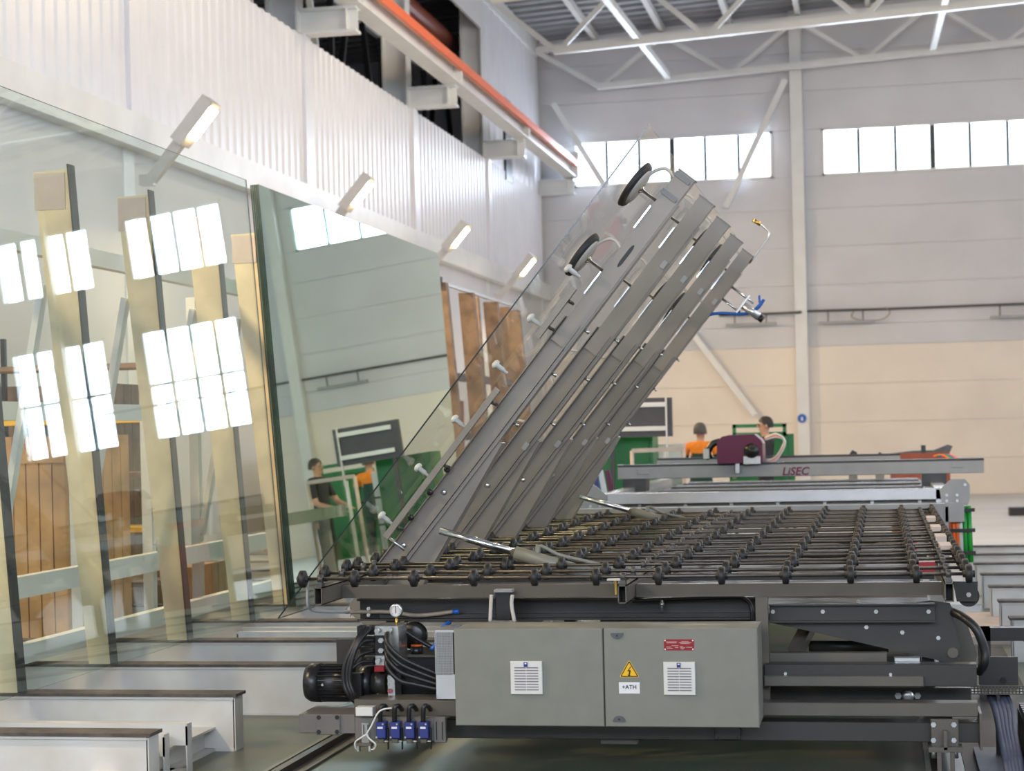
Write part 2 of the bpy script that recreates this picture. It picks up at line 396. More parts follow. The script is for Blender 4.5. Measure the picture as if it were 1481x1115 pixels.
# ------------------------------------------------------------------ steelwork: columns, trusses, crane beam
nice = {3: 'nearest the viewer', 4: 'second from the viewer', 5: 'third from the viewer', 6: 'fourth from the viewer', 7: 'in the far corner'}
for i in range(2, 8):
    y = COLY[i]
    c = thing('steel_column', (WXL, y, 0), 'white steel wall column with crane bracket, %s on the left wall' % nice.get(i, 'outside the frame'), 'column', 'left wall columns')
    m = MB(); m.box(WXL-.45, WXL-.42, y-.15, y+.15, 0, 11.2).box(WXL-.03, WXL, y-.15, y+.15, 0, 11.2).box(WXL-.42, WXL-.03, y-.012, y+.012, 0, 11.2); m.build('shaft', 'white_steel', c)
    b = MB(); b.box(WXL, WXL+.85, y-.13, y+.13, 7.37, 7.41).box(WXL, WXL+.85, y-.13, y+.13, 7.70, 7.74).box(WXL, WXL+.85, y-.01, y+.01, 7.41, 7.70).box(WXL+.70, WXL+.72, y-.13, y+.13, 7.41, 7.70)
    b.build('bracket', 'white_steel', c)
for i, x in enumerate(COLX[1:]):
    c = MB().box(x-.14, x+.14, YB-.3, YB-.02, 0, 11.5).build('wall_column', 'white_steel')
    tag(c, ['white square column on the back wall with a small blue sign', 'white back wall column beyond the second window strip', 'white back wall column near the right corner'][i], 'column', 'back wall columns')
cb = thing('crane_beam', (-7.15, 32, 7.74), 'long white crane runway beam with an orange conductor rail', 'crane beam')
m = MB(); m.box(-7.30, -7.0, 12, 44.2, 7.74, 7.77).box(-7.30, -7.0, 12, 44.2, 8.06, 8.09).box(-7.16, -7.14, 12, 44.2, 7.77, 8.06); m.build('runway_beam', 'white_steel', cb)
MB().box(-7.02, -6.95, 12, 43.9, 7.98, 8.12).build('conductor_rail', 'orange', cb)
for y in COLY[3:]: MB().box(-7.14, -7.0, y-.05, y+.05, 7.77, 8.06).build('stiffener', 'white_steel', cb)
MB().box(-7.28, -6.95, 44.0, 44.2, 7.74, 8.35).build('end_stop', 'white_steel', cb)
pp = MB().cyl((-8.75, 20, 9.9), (-8.75, 38.6, 9.9), .2, 16).build('red_pipe', 'rust_pipe'); tag(pp, 'rust red pipe running above the ribbed sheets', 'pipe')
for i, (y, zz, lab) in enumerate(((31.65, 9.2, 'third from the back'), (37.97, 9.53, 'the nearer of the two seen below the roof'), (44.0, 9.86, 'standing close to the back wall'))):
    t = thing('roof_truss', (-1, y, zz), 'white tubular steel roof truss, %s' % lab, 'truss', 'roof trusses')
    bz = lambda x: zz + .046*(x+6.45); tz = lambda x: RZ(x) - .36
    MB().bar((-6.45, y, bz(-6.45)), (12.2, y, bz(12.2)), .16, .14).build('bottom_chord', 'white_steel', t)
    MB().bar((-7.9, y, tz(-7.9)), (3, y, tz(3)), .16, .16).build('top_chord', 'white_steel', t); MB().bar((3, y, tz(3)), (12.5, y, tz(12.5)), .16, .16).build('top_chord', 'white_steel', t)
    MB().bar((-7.85, y, tz(-7.9)-.05), (-6.4, y, bz(-6.4)), .11, .11).build('diagonal', 'white_steel', t)
    x = -6.4
    while x < 11.5:
        MB().bar((x+.06, y, bz(x)), (x+1.53, y, tz(x+1.55)), .10, .10).build('diagonal', 'white_steel', t)
        MB().bar((x+1.57, y, tz(x+1.55)), (x+3.04, y, bz(x+3.1)), .10, .10).build('diagonal', 'white_steel', t); x += 3.1
for i, (x, lab) in enumerate(((-4.75, 'above the first window strip'), (1.35, 'above the second window strip'))):
    o = MB().bar((x+.1, 31.65, 9.28+.046*(x+6.45)), (x, 44.0, 9.92+.046*(x+6.45)), .13, .13).build('roof_tie', 'white_steel'); tag(o, 'bright white lengthwise roof tie %s' % lab, 'roof tie', 'roof ties')
# wall bracing on the back wall
for i, (a, b, lab) in enumerate(((P(800,150,44.3), P(875,270,44.4), 'crossing the left end of the first window strip'), (P(1136,115,44.4), P(1050,300,44.4), 'sloping from the column across the first window strip'), (P(1000,480,44.4), P(1092,600,44.4), 'behind the two workers'))):
    o = MB().bar(a, b, .14, .14).build('wall_brace', 'white_steel'); tag(o, 'white steel wall brace %s' % lab, 'brace', 'wall braces')
# conduit and unlit fittings on the back wall
o = MB().tube([P(1040,456,44.55), P(1150,452,44.3), P(1166,450,44.55), P(1300,446,44.55), P(1485,439,44.55), P(1900,424,44.55)], .028, 8).build('wall_conduit', 'bearing_grey'); tag(o, 'grey conduit running along the back wall', 'conduit')
for (px, py, w, lab) in ((1050, 470, 1.2, 'left of the column'), (1184, 467, 1.3, 'right of the column'), (1432, 459, 1.3, 'at the right edge')):
    c = P(px, py, 44.45); t = thing('wall_light', (c.x + w/2, 44.45, c.z), 'slim unlit wall light hanging below the conduit, %s' % lab, 'light', 'unlit wall lights')
    MB().box(c.x, c.x+w, 44.40, 44.52, c.z-.03, c.z+.03).build('batten', 'machine_light', t)
    for d in (.16, .78): MB().box(c.x+w*d, c.x+w*d+.03, 44.45, 44.48, c.z, 4.38).build('hanger', 'bearing_grey', t)
o = MB().tube([P(1235,450,44.5), P(1232,458,44.5), P(1245,463,44.5), P(1275,462,44.5), P(1287,452,44.5), P(1280,444,44.5)], .015, 6).build('cable_loop', 'hose_tan'); tag(o, 'loose loop of cable hanging from the wall conduit', 'cable')
c = P(1160, 605, YB-.31); o = MB().cyl((c.x, YB-.31, c.z), (c.x, YB-.33, c.z), .105, 20).build('safety_sign', 'sign_blue'); tag(o, 'small round blue safety sign on the back wall column', 'sign')
MB().box(c.x-.02, c.x+.02, YB-.335, YB-.332, c.z-.06, c.z+.03).build('pictogram', 'paper_white', o)

# ------------------------------------------------------------------ lamps
for i, y in enumerate(COLY[0:7]):
    lab = ['first, outside the picture', 'second, outside the picture', 'third, just outside the picture', 'largest and nearest in view', 'above the dark glass pack', 'above the far end of the pack', 'nearest the tilted arms'][i]
    a = Vector((-7.7, y, 4.52)); b = Vector((-7.33, y, 4.95)); d = (b - a).normalized(); e = b + d*.52; nrm = Vector((d.z, 0, -d.x))
    t = thing('flood_light', (-7.8, y, 4.5), 'lit warm flood light on a short wall arm, %s' % lab, 'light', 'flood lights along the left wall')
    MB().bar(a, b, .09, .12, up=nrm).build('arm', 'lamp_body', t); MB().box(-7.82, -7.66, y-.06, y+.06, 4.46, 4.58).build('wall_bracket', 'lamp_body', t)
    MB().bar(b - d*.06, e, .26, .15, up=nrm).build('housing', 'lamp_body', t)
    MB().bar(b + d*.06 + nrm*.085, e - d*.06 + nrm*.085, .20, .03, up=nrm).build('lens', 'lamp_glow', t)
    L = bpy.data.lights.new('flood_lamp', 'AREA'); L.shape = 'RECTANGLE'; L.size = .4; L.size_y = .2; L.energy = 190; L.color = (1, .76, .46)
    lo = bpy.data.objects.new('flood_lamp', L); COL.objects.link(lo); lo.location = (b + e)/2 + nrm*.14
    lo.rotation_euler = nrm.to_track_quat('-Z', 'Z').to_euler()
k = 0
for x in (-3.0, 2.5, 8.0):
    for y in (15.5, 21.5, 27.5):
        t = thing('high_bay_lamp', (x, y, 8.9), 'hanging warm high bay lamp under the roof', 'light', 'high bay lamps')
        MB().cyl((x, y, 9.5), (x, y, 11.2), .01, 6).build('cord', 'cable_black', t)
        MB().lathe((x, y, 9.5), (0, 0, -1), [(0, .07), (.15, .1), (.5, .26), (.52, .24), (.16, .08)], 16).build('reflector', 'lamp_body', t)
        MB().lathe((x, y, 9.3), (0, 0, -1), [(0, .0), (.02, .08), (.14, .10), (.22, .05), (.24, 0)], 12).build('bulb', 'bay_glow', t)
        L = bpy.data.lights.new('bay_lamp', 'POINT'); L.energy = 200; L.color = (1, .80, .55); L.shadow_soft_size = .25
        lo = bpy.data.objects.new('bay_lamp', L); COL.objects.link(lo); lo.location = (x, y, 8.85)
# ------------------------------------------------------------------ tilting loading table
YF = 9.0
tt = thing('tilting_table', (-1.25, 12.3, 0), 'grey glass loading table with black wheel rollers and five raised arms', 'machine')
def bolt(p, r, parent, d=(0,-1,0), m='zinc', h=.008):
    p = Vector(p); q = p + Vector(d)*h
    return MB().cyl(p, q, r, 6).build('bolt', m, parent)
# long hollow tubes that carry the rollers
for x in (-2.779, -1.249, .292):
    t = MB(); w, h0, h1, y0, y1, th = .021, .858, .946, 8.95, 15.75, .005
    t.box(x-w, x-w+th, y0, y1, h0, h1).box(x+w-th, x+w, y0, y1, h0, h1).box(x-w, x+w, y0, y1, h0, h0+th).box(x-w, x+w, y0, y1, h1-th, h1)
    o = t.build('roller_tube', 'machine_light' if x > 9 else 'machine_grey', tt)
    MB().box(x-w+th, x+w-th, y0+.12, y0+.13, h0+th, h1-th).build('tube_dark_end', 'rubber_black', o)  # black plate inside the tube stands in for its unlit hollow
MB().box(-2.758, -1.272, 9.3, 9.36, .860, .924).build('front_beam', 'machine_grey', tt)
MB().box(-1.226, .270, 9.3, 9.36, .858, .922).build('front_beam', 'machine_grey', tt)
MB().box(-2.9, .50, 15.86, 15.94, .86, 1.022).build('rear_beam', 'machine_light', tt)
for y in (10.75, 12.5, 14.3): MB().box(-2.758, .27, y-.03, y+.03, .82, .862).build('cross_beam', 'machine_dark', tt)
# rollers: shaft with wheels and bearings
rows = [9.0, 9.38] + [v for k in range(10) for v in (9.79+.59*k, 10.01+.59*k)] + [15.7]
WX = [.144 - .305*k for k in range(10)]
wheel_me = None; bear_me = None; shaft_me = None
def wheel_mesh(x, y):
    m = MB(); m.lathe((x-.016, y, .985), (1,0,0), [(0,.0),(0,.016),(.0,.036),(.004,.044),(.028,.044),(.032,.036),(.032,.016),(.032,0)], 14)
    m.lathe((x-.028, y, .985), (1,0,0), [(0,0),(0,.017),(.056,.017),(.056,0)], 8); return m
def bear_mesh(x, y):
    m = MB(); m.lathe((x-.012, y, .985), (1,0,0), [(0,0),(0,.022),(.024,.022),(.024,0)], 10); m.box(x-.014, x+.014, y-.028, y+.028, .947, .965); m.box(x-.010, x+.010, y-.016, y+.016, .960, .985); return m
for ri, y in enumerate(rows):
    if shaft_me is None:
        sh = MB().cyl((-2.885, y, .985), (.398, y, .985), .0085, 8).build('roller', 'roller_steel', tt); shaft_me = sh
        base = Vector(sh.location)
    else:
        sh = put('roller', shaft_me, tt, (0, y - YF, 0))
    off = 0 if ri % 2 == 0 else -.01
    xs = [-2.872, .385] + [x + off for x in WX]
    for x in xs:
        if wheel_me is None: wheel_me = wheel_mesh(x, YF).build('wheel', 'wheel_black', sh); wx0 = x
        else: put('wheel', wheel_me, sh, (x - wx0, 0, 0))
    for x in (-2.779, -1.249, .292):
        if bear_me is None: bear_me = bear_mesh(x, YF).build('bearing', 'bearing_grey', sh); bx0 = x
        else: put('bearing', bear_me, sh, (x - bx0, 0, 0))
# flat drive belts / trays between the rollers
MB().box(-2.6, .22, 9.45, 15.6, .74, .76).build('drip_tray', 'machine_dark', tt)
for (px, py, Y, w) in ((700,818,9.9,.34),(985,800,10.7,.42),(1145,762,12.9,.42),(1195,795,10.8,.4),(960,798,11.1,.3),(1240,776,12.0,.36)):
    c = P(px, py, Y); o = MB().lathe((c.x, Y, .935), (0,0,1), [(0,0),(0,.06),(.018,w*.42),(.026,w*.44),(.028,0)], 18).build('support_pad', 'rubber_black', tt)
for (x, y) in ((.335, 13.9), (.335, 12.7), (.335, 11.65), (.335, 10.8)):
    MB().box(x-.032, x+.032, y-.16, y+.16, .955, 1.012).build('edge_block', 'cardboard', tt)
MB().box(.17, .25, 9.7, 9.76, .94, .99).build('sensor_block', 'red_plate', tt)
# under frame: dark channel below the table, side plate, posts and lower beams
def C(px, py, Y): p = P(px, py, Y); return p.x, p.z
def rect(pa, pb, Y, dep, name, m, par, b=.003):
    x0, z1 = C(*pa, Y); x1, z0 = C(*pb, Y); return MB().cbox(min(x0,x1), max(x0,x1), Y, Y+dep, min(z0,z1), max(z0,z1), b).build(name, m, par)
u = MB(); u.box(-2.72, -.62, 9.50, 9.51, .735, .835).box(-2.72, -.62, 9.44, 9.56, .832, .842).box(-2.72, -.62, 9.44, 9.56, .728, .738); u.build('channel_beam', 'machine_dark', tt)
x0 = P(1112, 873, 9.33).x; x1 = P(1352, 873, 9.33).x; zt = P(1230, 873, 9.33).z; zb = P(1230, 900, 9.33).z
u = MB(); u.box(x0, x1, 9.36, 9.38, zb, zt).box(x0, x1, 9.32, 9.38, zt-.008, zt).box(x0, x1, 9.32, 9.38, zb, zb+.008); ch = u.build('channel_beam', 'machine_dark', tt)
for px in (1118, 1190, 1267, 1343): p = P(px, 884.5, 9.36); bolt(p, .011, ch)
poly = [C(*q, 9.40) for q in ((1112,900),(1345,868),(1374,872),(1389,940),(1388,950),(1382,957),(1372,958),(1160,910))]
sp = MB().prism(poly, 9.39, 9.405).build('side_plate', 'machine_dark', tt)
for q in ((1253,907),(1305,914.5),(1357,922.5)): bolt(P(*q, 9.39), .011, sp)
p = P(1378, 944, 9.39); MB().cyl(p, p + Vector((0,-.012,0)), .026, 16).build('pivot_cap', 'machine_grey', sp)
poly = [C(*q, 9.75) for q in ((1374,872),(1398,900),(1411,940),(1408,958),(1380,958))]
MB().prism(poly, 9.6, 9.62).build('inner_plate', 'machine_grey', tt)
x0, _ = C(1092.5, 870, 9.2); x1, _ = C(1110, 870, 9.2)
MB().box(x0, x1, 9.2, 9.28, .29, .862).build('post', 'machine_grey', tt)
for x in (-2.55, -1.6, .2): MB().box(x-.03, x+.03, 9.5, 9.56, .3, .74).build('post', 'machine_dark', tt)
for x in (-2.6, -.6, .2): MB().box(x-.03, x+.03, 15.4, 15.46, .2, .86).build('post', 'machine_dark', tt)
rect((1111,944), (1283,960), 9.30, .06, 'cross_rail', 'machine_grey', tt)
rect((1105,960.5), (1413,993), 9.14, .10, 'lower_beam', 'machine_dark', tt)
fl_ = rect((1105,978), (1336,993), 9.10, .035, 'lower_flange', 'machine_grey', tt)
for px in (1136, 1288): bolt(P(px, 974 if px < 1200 else 975, 9.14), .008, tt)
rect((1105,994), (1405,1016), 9.45, .05, 'inner_beam', 'machine_dark', tt)
rect((1101,1016), (1415,1037), 9.08, .12, 'rail_tube', 'machine_grey', tt)
rect((645,1040), (1420,1074), 9.10, .12, 'base_beam', 'machine_dark', tt)
rect((1416.5,1032), (1421.5,1085), 9.04, .24, 'end_plate', 'machine_grey', tt, .001)
for y in (11.5, 14.5): MB().box(-2.2, .43, y, y+.1, .18, .29).build('base_beam', 'machine_dark', tt)
for x in (-2.75, .25): MB().box(x-.05, x+.05, 9.2, 15.5, .18, .29).build('side_beam', 'machine_dark', tt)
# bottom hoist frame behind the cabinet
rect((868,1062), (922,1077), 9.16, .05, 'low_bracket', 'machine_grey', tt)
o = rect((1033,1051), (1071,1070), 9.06, .04, 'slot_bracket', 'machine_dark', tt)
for q in ((1039,1067),(1067,1067)): bolt(P(*q, 9.06), .006, o, m='ink_black', h=.002)
# levelling foot on the rail
ft = rect((1346,1040), (1387,1080), 9.05, .012, 'foot_plate', 'machine_grey', tt)
x0, z0 = C(1343, 1083, 9.03); x1, _ = C(1392, 1083, 9.03)
MB().box(x0, x1, 9.0, 9.12, z0-.012, z0+.012).build('foot_base', 'machine_grey', ft)
xm = (x0+x1)/2; MB().box(xm-.008, xm+.008, 9.0, 9.05, z0, z0+.09).build('foot_web', 'machine_grey', ft)
for q in ((1350,1048),(1379.5,1048),(1350,1070.5),(1379.5,1070.5)): bolt(P(*q, 9.05), .013, ft)
for q in ((1351,1090),(1382,1090)): p = P(*q, 9.05); MB().cyl(p + Vector((0,0,.03)), p + Vector((0,0,-.02)), .014, 8).build('foot_screw', 'zinc', ft)
for dx in (-.03, .03): MB().box(xm+dx-.01, xm+dx+.01, 9.0, 9.03, 0, z0-.01).build('foot_leg', 'machine_grey', ft)
for q in ((1299,1006), (1327,1006)): bolt(P(*q, 9.44), .017, tt)
p = P(1313, 1007, 9.44); MB().lathe(p, (0,-1,0), [(0,.0),(0,.03),(.02,.03),(.025,.018),(.025,0)], 14).build('guide_roller', 'zinc', tt)
p = P(1267, 905, 9.3); 
for q in ((957,868),(1241,868)):
    p = P(*q, 9.4); MB().cyl(p, p + Vector((0,0,-.06)), .006, 8).cyl(p + Vector((0,0,-.012)), p + Vector((0,0,-.03)), .012, 6).build('adjust_screw', 'zinc', tt)
# slanted hoist strut visible through the frame and pivot bearing
MB().bar(P(1170,905,9.7), P(1150,944,9.5), .07, .05).build('hoist_strut', 'wood_post' if False else 'machine_grey', tt)
MB().cyl(P(1170,935,9.7), P(1285,935,9.7), .03, 12).build('hoist_shaft', 'machine_dark', tt)
rect((1293,951), (1331,962), 9.25, .05, 'pivot_block', 'zinc', tt)
# right hand roller plate, hose arc and plate
MB().prism([C(*q, 10.6) for q in ((1378,841),(1414,841),(1414,866),(1412,870),(1384,870))], 10.6, 10.62).build('roller_plate', 'machine_dark', tt)
p = P(1401, 860, 10.6); bolt(p, .014, tt); MB().cyl(p + Vector((0,.03,-.01)), p + Vector((0,.06,-.01)), .06, 18).build('drive_roller', 'rubber_black', tt)
MB().tube([P(1374,884,9.45), P(1392,892,9.3), P(1412,910,9.25), P(1424,940,9.25), P(1424,958,9.25), P(1416,972,9.3)], .022, 10).build('energy_hose', 'cable_black', tt)
MB().prism([C(*q, 10.0) for q in ((1414,960),(1428,950),(1472,950),(1473,1003),(1420,1005))], 10.0, 10.015).build('stop_plate', 'machine_dark', tt)
bolt(P(1451,984,10.0), .018, tt, m='motor_black')
# black cable loop under table and pneumatic unit in the middle
MB().tube([P(915,869,9.42), P(960,867,9.42), P(1060,864,9.42), P(1080,868,9.42), P(1087,880,9.40), P(1088,898,9.40)], .011, 8).build('cable', 'cable_black', tt)
pv = rect((716,855), (739,897), 9.22, .05, 'valve_unit', 'motor_black', tt)
for px in (711, 741): MB().tube([P(px,860,9.22), P(px-1,875,9.22), P(px+3 if px > 720 else px-2,899,9.22)], .010, 8).build('valve_hose', 'hose_clear', pv)
rect((714,853), (740,857), 9.2, .07, 'valve_cap', 'machine_light', pv)
rect((888,838), (893,861), 9.2, .04, 'lift_pin', 'brass', tt); p = P(890, 838, 9.2); MB().box(p.x-.04, p.x+.04, 9.18, 9.24, p.z-.004, p.z+.004).build('pin_plate', 'white_plastic', tt)
# lower left outrigger, end plate, hose
o = rect((432,1033), (514,1061), 8.90, .30, 'outrigger', 'arm_dark', tt)
pl = rect((456.5,1034.5), (492,1063), 8.89, .01, 'mount_plate', 'arm_dark', o)
for q in ((461,1037.5),(487.5,1037.5),(461,1058.5),(487.5,1058.5)): bolt(P(*q, 8.89), .012, pl, m='ink_black', h=.002)
rect((486,925), (524,968), 9.6, .06, 'back_post', 'machine_dark', tt)
MB().tube([P(445,838,9.05), P(445,872,9.05), P(449,880,9.08), P(460,884,9.12), P(505,885.5,9.3)], .008, 8).build('air_pipe', 'machine_light', tt)
MB().tube([P(500,885,9.42), P(560,885,9.42), P(600,890,9.42), P(630,888,9.42), P(655,884.5,9.42)], .011, 8).build('air_hose', 'hose_tan', tt)
MB().tube([P(655,884.5,9.42), P(664,884.5,9.42)], .012, 8).build('hose_end', 'blue_hose', tt)
for px in (506, 534):
    for py in (880, 889): bolt(P(px, py, 9.40), .010, tt, h=.02)

# ------------------------------------------------------------------ arms
ANG = math.radians(50.9); SD = Vector((math.cos(ANG), 0, math.sin(ANG))); ND = Vector((math.sin(ANG), 0, -math.cos(ANG)))
O0 = Vector((-3.204, 0, .724))
def A(s, n, y): return O0 + SD*s + ND*n + Vector((0, y, 0))
def sn_prism(poly, y0, y1, mb=None):
    mb = mb or MB(); return mb.prism([(A(s,n,0).x, A(s,n,0).z) for s, n in poly], y0, y1)
def sn_box(s0, s1, n0, n1, y0, y1, mb=None): return sn_prism([(s0,n0),(s1,n0),(s1,n1),(s0,n1)], y0, y1, mb)
ARMY = [10.2 + 1.18*k for k in range(5)]
def cup(par, y, s):
    c = A(s, 0, y)
    cu = MB().lathe(c + ND*.006, ND, [(0,.112),(.0,.140),(.008,.143),(.014,.137),(.020,.139),(.028,.132),(.034,.118),(.034,.108)], 28).build('suction_cup', 'rubber_black', par)
    MB().lathe(c + ND*.012, ND, [(0,0),(0,.112),(.030,.112),(.040,.09),(.046,.05),(.046,0)], 24).build('cup_plate', 'cup_grey', cu)
    MB().lathe(c + ND*.036, ND, [(0,0),(0,.022),(.03,.022),(.03,.014),(.04,.014),(.04,.009),(.16,.009),(.16,0)], 10).build('stem', 'chrome', cu)
    MB().lathe(c + ND*.05, ND, [(0,.016),(.0,.026),(.012,.026),(.012,.016)], 6).build('nut', 'brass', cu)
    h = [c + ND*.055 + SD*.02, c + ND*.05 + SD*.10, c + ND*.10 + SD*.17, c + ND*.19 + SD*.155]
    MB().tube(h, .009, 8).build('hose', 'hose_clear', cu)
    return cu
for k, y in enumerate(ARMY):
    h = MB(); sn_box(2.05, 3.21, .168, .272, y-.035, y+.035, h)
    arm = h.build('arm', 'arm_grey', tt)
    arm['label'] = 'raised grey arm, ' + ['nearest the viewer, with two suction cups and pin bar', 'second from the viewer', 'middle one of the five', 'fourth from the viewer', 'farthest, with blue hose'][k]
    b = MB(); sn_box(.35, 2.2, .152, .158, y-.045, y+.035, b); sn_box(.35, 2.2, .252, .258, y-.045, y+.035, b); sn_box(.35, 2.2, .158, .252, y-.01, y+.0, b)
    b.build('channel', 'arm_grey', arm)
    b = MB(); sn_box(.45, 3.05, .260, .280, y-.03, y+.05, b); b.build('spine_tube', 'arm_grey', arm)
    b = MB(); sn_prism([(1.42,.255),(1.42,.285),(.66,.385),(.20,.47),(.12,.40),(.12,.16),(.5,.16),(.5,.255)], y-.012, y+.0, b); b.build('gusset', 'arm_grey', arm)
    b = MB(); sn_prism([(1.42,.285),(1.42,.30),(.66,.40),(.20,.485),(.20,.47),(.66,.385)], y-.012, y+.10, b); b.build('gusset_edge', 'arm_grey', arm)
    b = MB(); sn_box(3.205, 3.215, .163, .277, y-.04, y+.04, b); b.build('end_cap', 'arm_dark', arm)
    if k == 0:
        for s in (3.17, 3.05):
            b = MB(); sn_box(s, s+.012, .160, .262, y-.050, y-.035, b); sn_box(s, s+.03, .160, .262, y-.038, y-.035, b); b.build('angle_strip', 'arm_dark', arm)
        b = MB()
        sn_prism([(2.66+.045*math.cos(t)*(1.0) + (.03 if math.cos(t) > 0 else -.03), .222+.011*math.sin(t)) for t in [i*math.pi/8 for i in range(16)]], y-.0365, y-.0350, b); b.build('slot', 'ink_black', arm)
    for s in (.62, 1.0):
        p = A(s, .205, y-.01); MB().lathe(p, (0,-1,0), [(0,.016),(.006,.016),(.010,.010),(.010,0)], 10).build('bolt', 'zinc', arm)
    for s in (2.9, 2.45):
        b = MB(); sn_box(s-.09, s+.06, .160, .168, y-.045, y+.045, b); b.build('cup_bracket', 'chrome', arm)
    for s in (3.0, 2.52): cup(arm, y, s)
    if k:
        for s in (2.72, 1.32):
            b = MB(); sn_box(s, s+.05, .235, .265, y-.05, y-.035, b); b.build('clip', 'machine_light', arm)
    for s in (1.9, 1.55, 2.2):
        p = A(s, .280, y+.02); MB().cyl(p, p + ND*.03, .009, 8).build('stud', 'zinc', arm)
    if k:
        for s in (1.75, 1.2):
            h = [A(s, .15, y), A(s+.06, .08, y), A(s+.2, .07, y), A(s+.26, .15, y)]
            MB().tube(h, .009, 8).build('hose', 'hose_clear', arm)
# pin bars on the nearest arm
yb = 10.06; a0 = [c for c in tt.children if c.name.startswith('arm')][0]
for (s0, s1) in ((.62, 1.66), (2.02, 2.36)):
    b = MB(); sn_box(s0, s1, .102, .135, yb-.02, yb+.02, b); pb = b.build('pin_bar', 'arm_grey', a0)
    n = 3 if s1-s0 > .5 else 2
    for i in range(n):
        s = s0 + .08 + (s1-s0-.16)*i/(n-1); MB().cyl(A(s,.135,yb), A(s,.155,yb+.06), .010, 8).build('standoff', 'bearing_grey', pb)
for s in (.70, 1.04, 1.38, 1.76, 2.08, 2.42):
    MB().lathe(A(s, .008, yb), ND, [(0,0),(.003,.016),(.012,.026),(.026,.026),(.030,.014),(.07,.014),(.07,.009),(.10,.009),(.10,0)], 12).build('glass_pin', 'white_plastic', a0)
for s in (.78, .96, 1.12):
    MB().lathe(A(s, .15, 10.14), (0,-1,0), [(0,.018),(.01,.018),(.014,.01),(.014,0)], 10).build('bolt', 'motor_black', a0)
MB().cyl(A(.62,.11,10.10), A(.62,.24,10.10), .008, 8).build('tie_screw', 'zinc', a0)
# gas struts lifting first and last arm
for i, Y in enumerate((9.93, 14.75)):
    g = MB().cyl((-2.38, Y, 1.170), (-1.955, Y, 1.043), .021, 14).build('lift_rod', 'chrome', tt)
    MB().cyl((-1.965, Y, 1.046), (-1.55, Y, .922), .036, 14).build('cylinder', 'cabinet_grey', g)
    MB().tube([(-1.84, Y, 1.03), (-1.83, Y, 1.075), (-1.80, Y, 1.07), (-1.72, Y, 1.03), (-1.6, Y, 1.0), (-1.5, Y, .975)], .010, 8).build('oil_pipe', 'cabinet_grey', g)
    MB().cyl((-1.845, Y, 1.01), (-1.835, Y, 1.085), .016, 10).build('port', 'cabinet_grey', g)
# pneumatic cylinder, blue hose and bent rod on the last arm
a4 = [c for c in tt.children if c.name.startswith('arm')][4]; yl = ARMY[4]
MB().cyl(A(2.92,.27,yl), A(2.92,.50,yl), .010, 8).cyl(A(2.80,.27,yl), A(2.80,.46,yl), .010, 8).build('guide_rods', 'chrome', a4)
b = MB(); sn_box(2.78, 2.95, .43, .445, yl-.03, yl+.03, b); b.build('cylinder_plate', 'zinc', a4)
MB().cyl(A(2.86,.445,yl), A(2.86,.60,yl), .032, 12).build('air_cylinder', 'aluminium', a4); MB().cyl(A(2.86,.60,yl), A(2.86,.64,yl), .028, 12).build('cylinder_cap', 'motor_black', a4)
MB().tube([P(1105,433,yl), P(1095,446,yl), P(1075,454,yl), P(1040,453,yl), P(1020,458,yl), P(1003,476,yl), P(988,493,yl)], .013, 8).build('blue_hose', 'blue_hose', a4)
MB().tube([P(1098,427,yl), P(1098,440,yl), P(1090,449,yl)], .010, 8).build('blue_hose', 'blue_hose', a4)
MB().tube([A(3.15,.28,yl), P(1105,352,yl), P(1112,342,yl), P(1110,333,yl), P(1092,319,yl)], .007, 8, 4).build('bent_rod', 'zinc', a4)
p = P(1089, 318, yl); MB().cyl(p, p + Vector((.06,0,-.04)), .016, 8).build('rod_tip', 'brass', a4)

# ------------------------------------------------------------------ glass sheet held by the arms
def slab(O, d1, l1, d2, l2, nrm, th):
    q = [O, O + d1*l1, O + d1*l1 + d2*l2, O + d2*l2]; vs = q + [v + nrm*th for v in q]
    return vs, [(0,1,2,3),(7,6,5,4)], [(0,4,5,1),(1,5,6,2),(2,6,7,3),(3,7,4,0)]
def glass_slab(name, O, d1, l1, d2, l2, nrm, th, m_face, m_edge, parent=None):
    vs, ff, ef = slab(O, d1, l1, d2, l2, nrm, th); mb = MB(); mb.add(vs, ff + ef); o = mb.build(name, m_face, parent)
    o.data.materials.append(MATS[m_edge])
    for i, p in enumerate(o.data.polygons):
        n = p.normal
        if abs(n.dot(nrm)) < .5: p.material_index = 1
    return o
gs = glass_slab('glass_sheet', A(0, -.008, 9.6), SD, 3.275, Vector((0,1,0)), 5.75, ND, .008, 'sheet_glass', 'sheet_edge')
tag(gs, 'large clear glass sheet leaning on the suction cups of the raised arms', 'glass sheet')

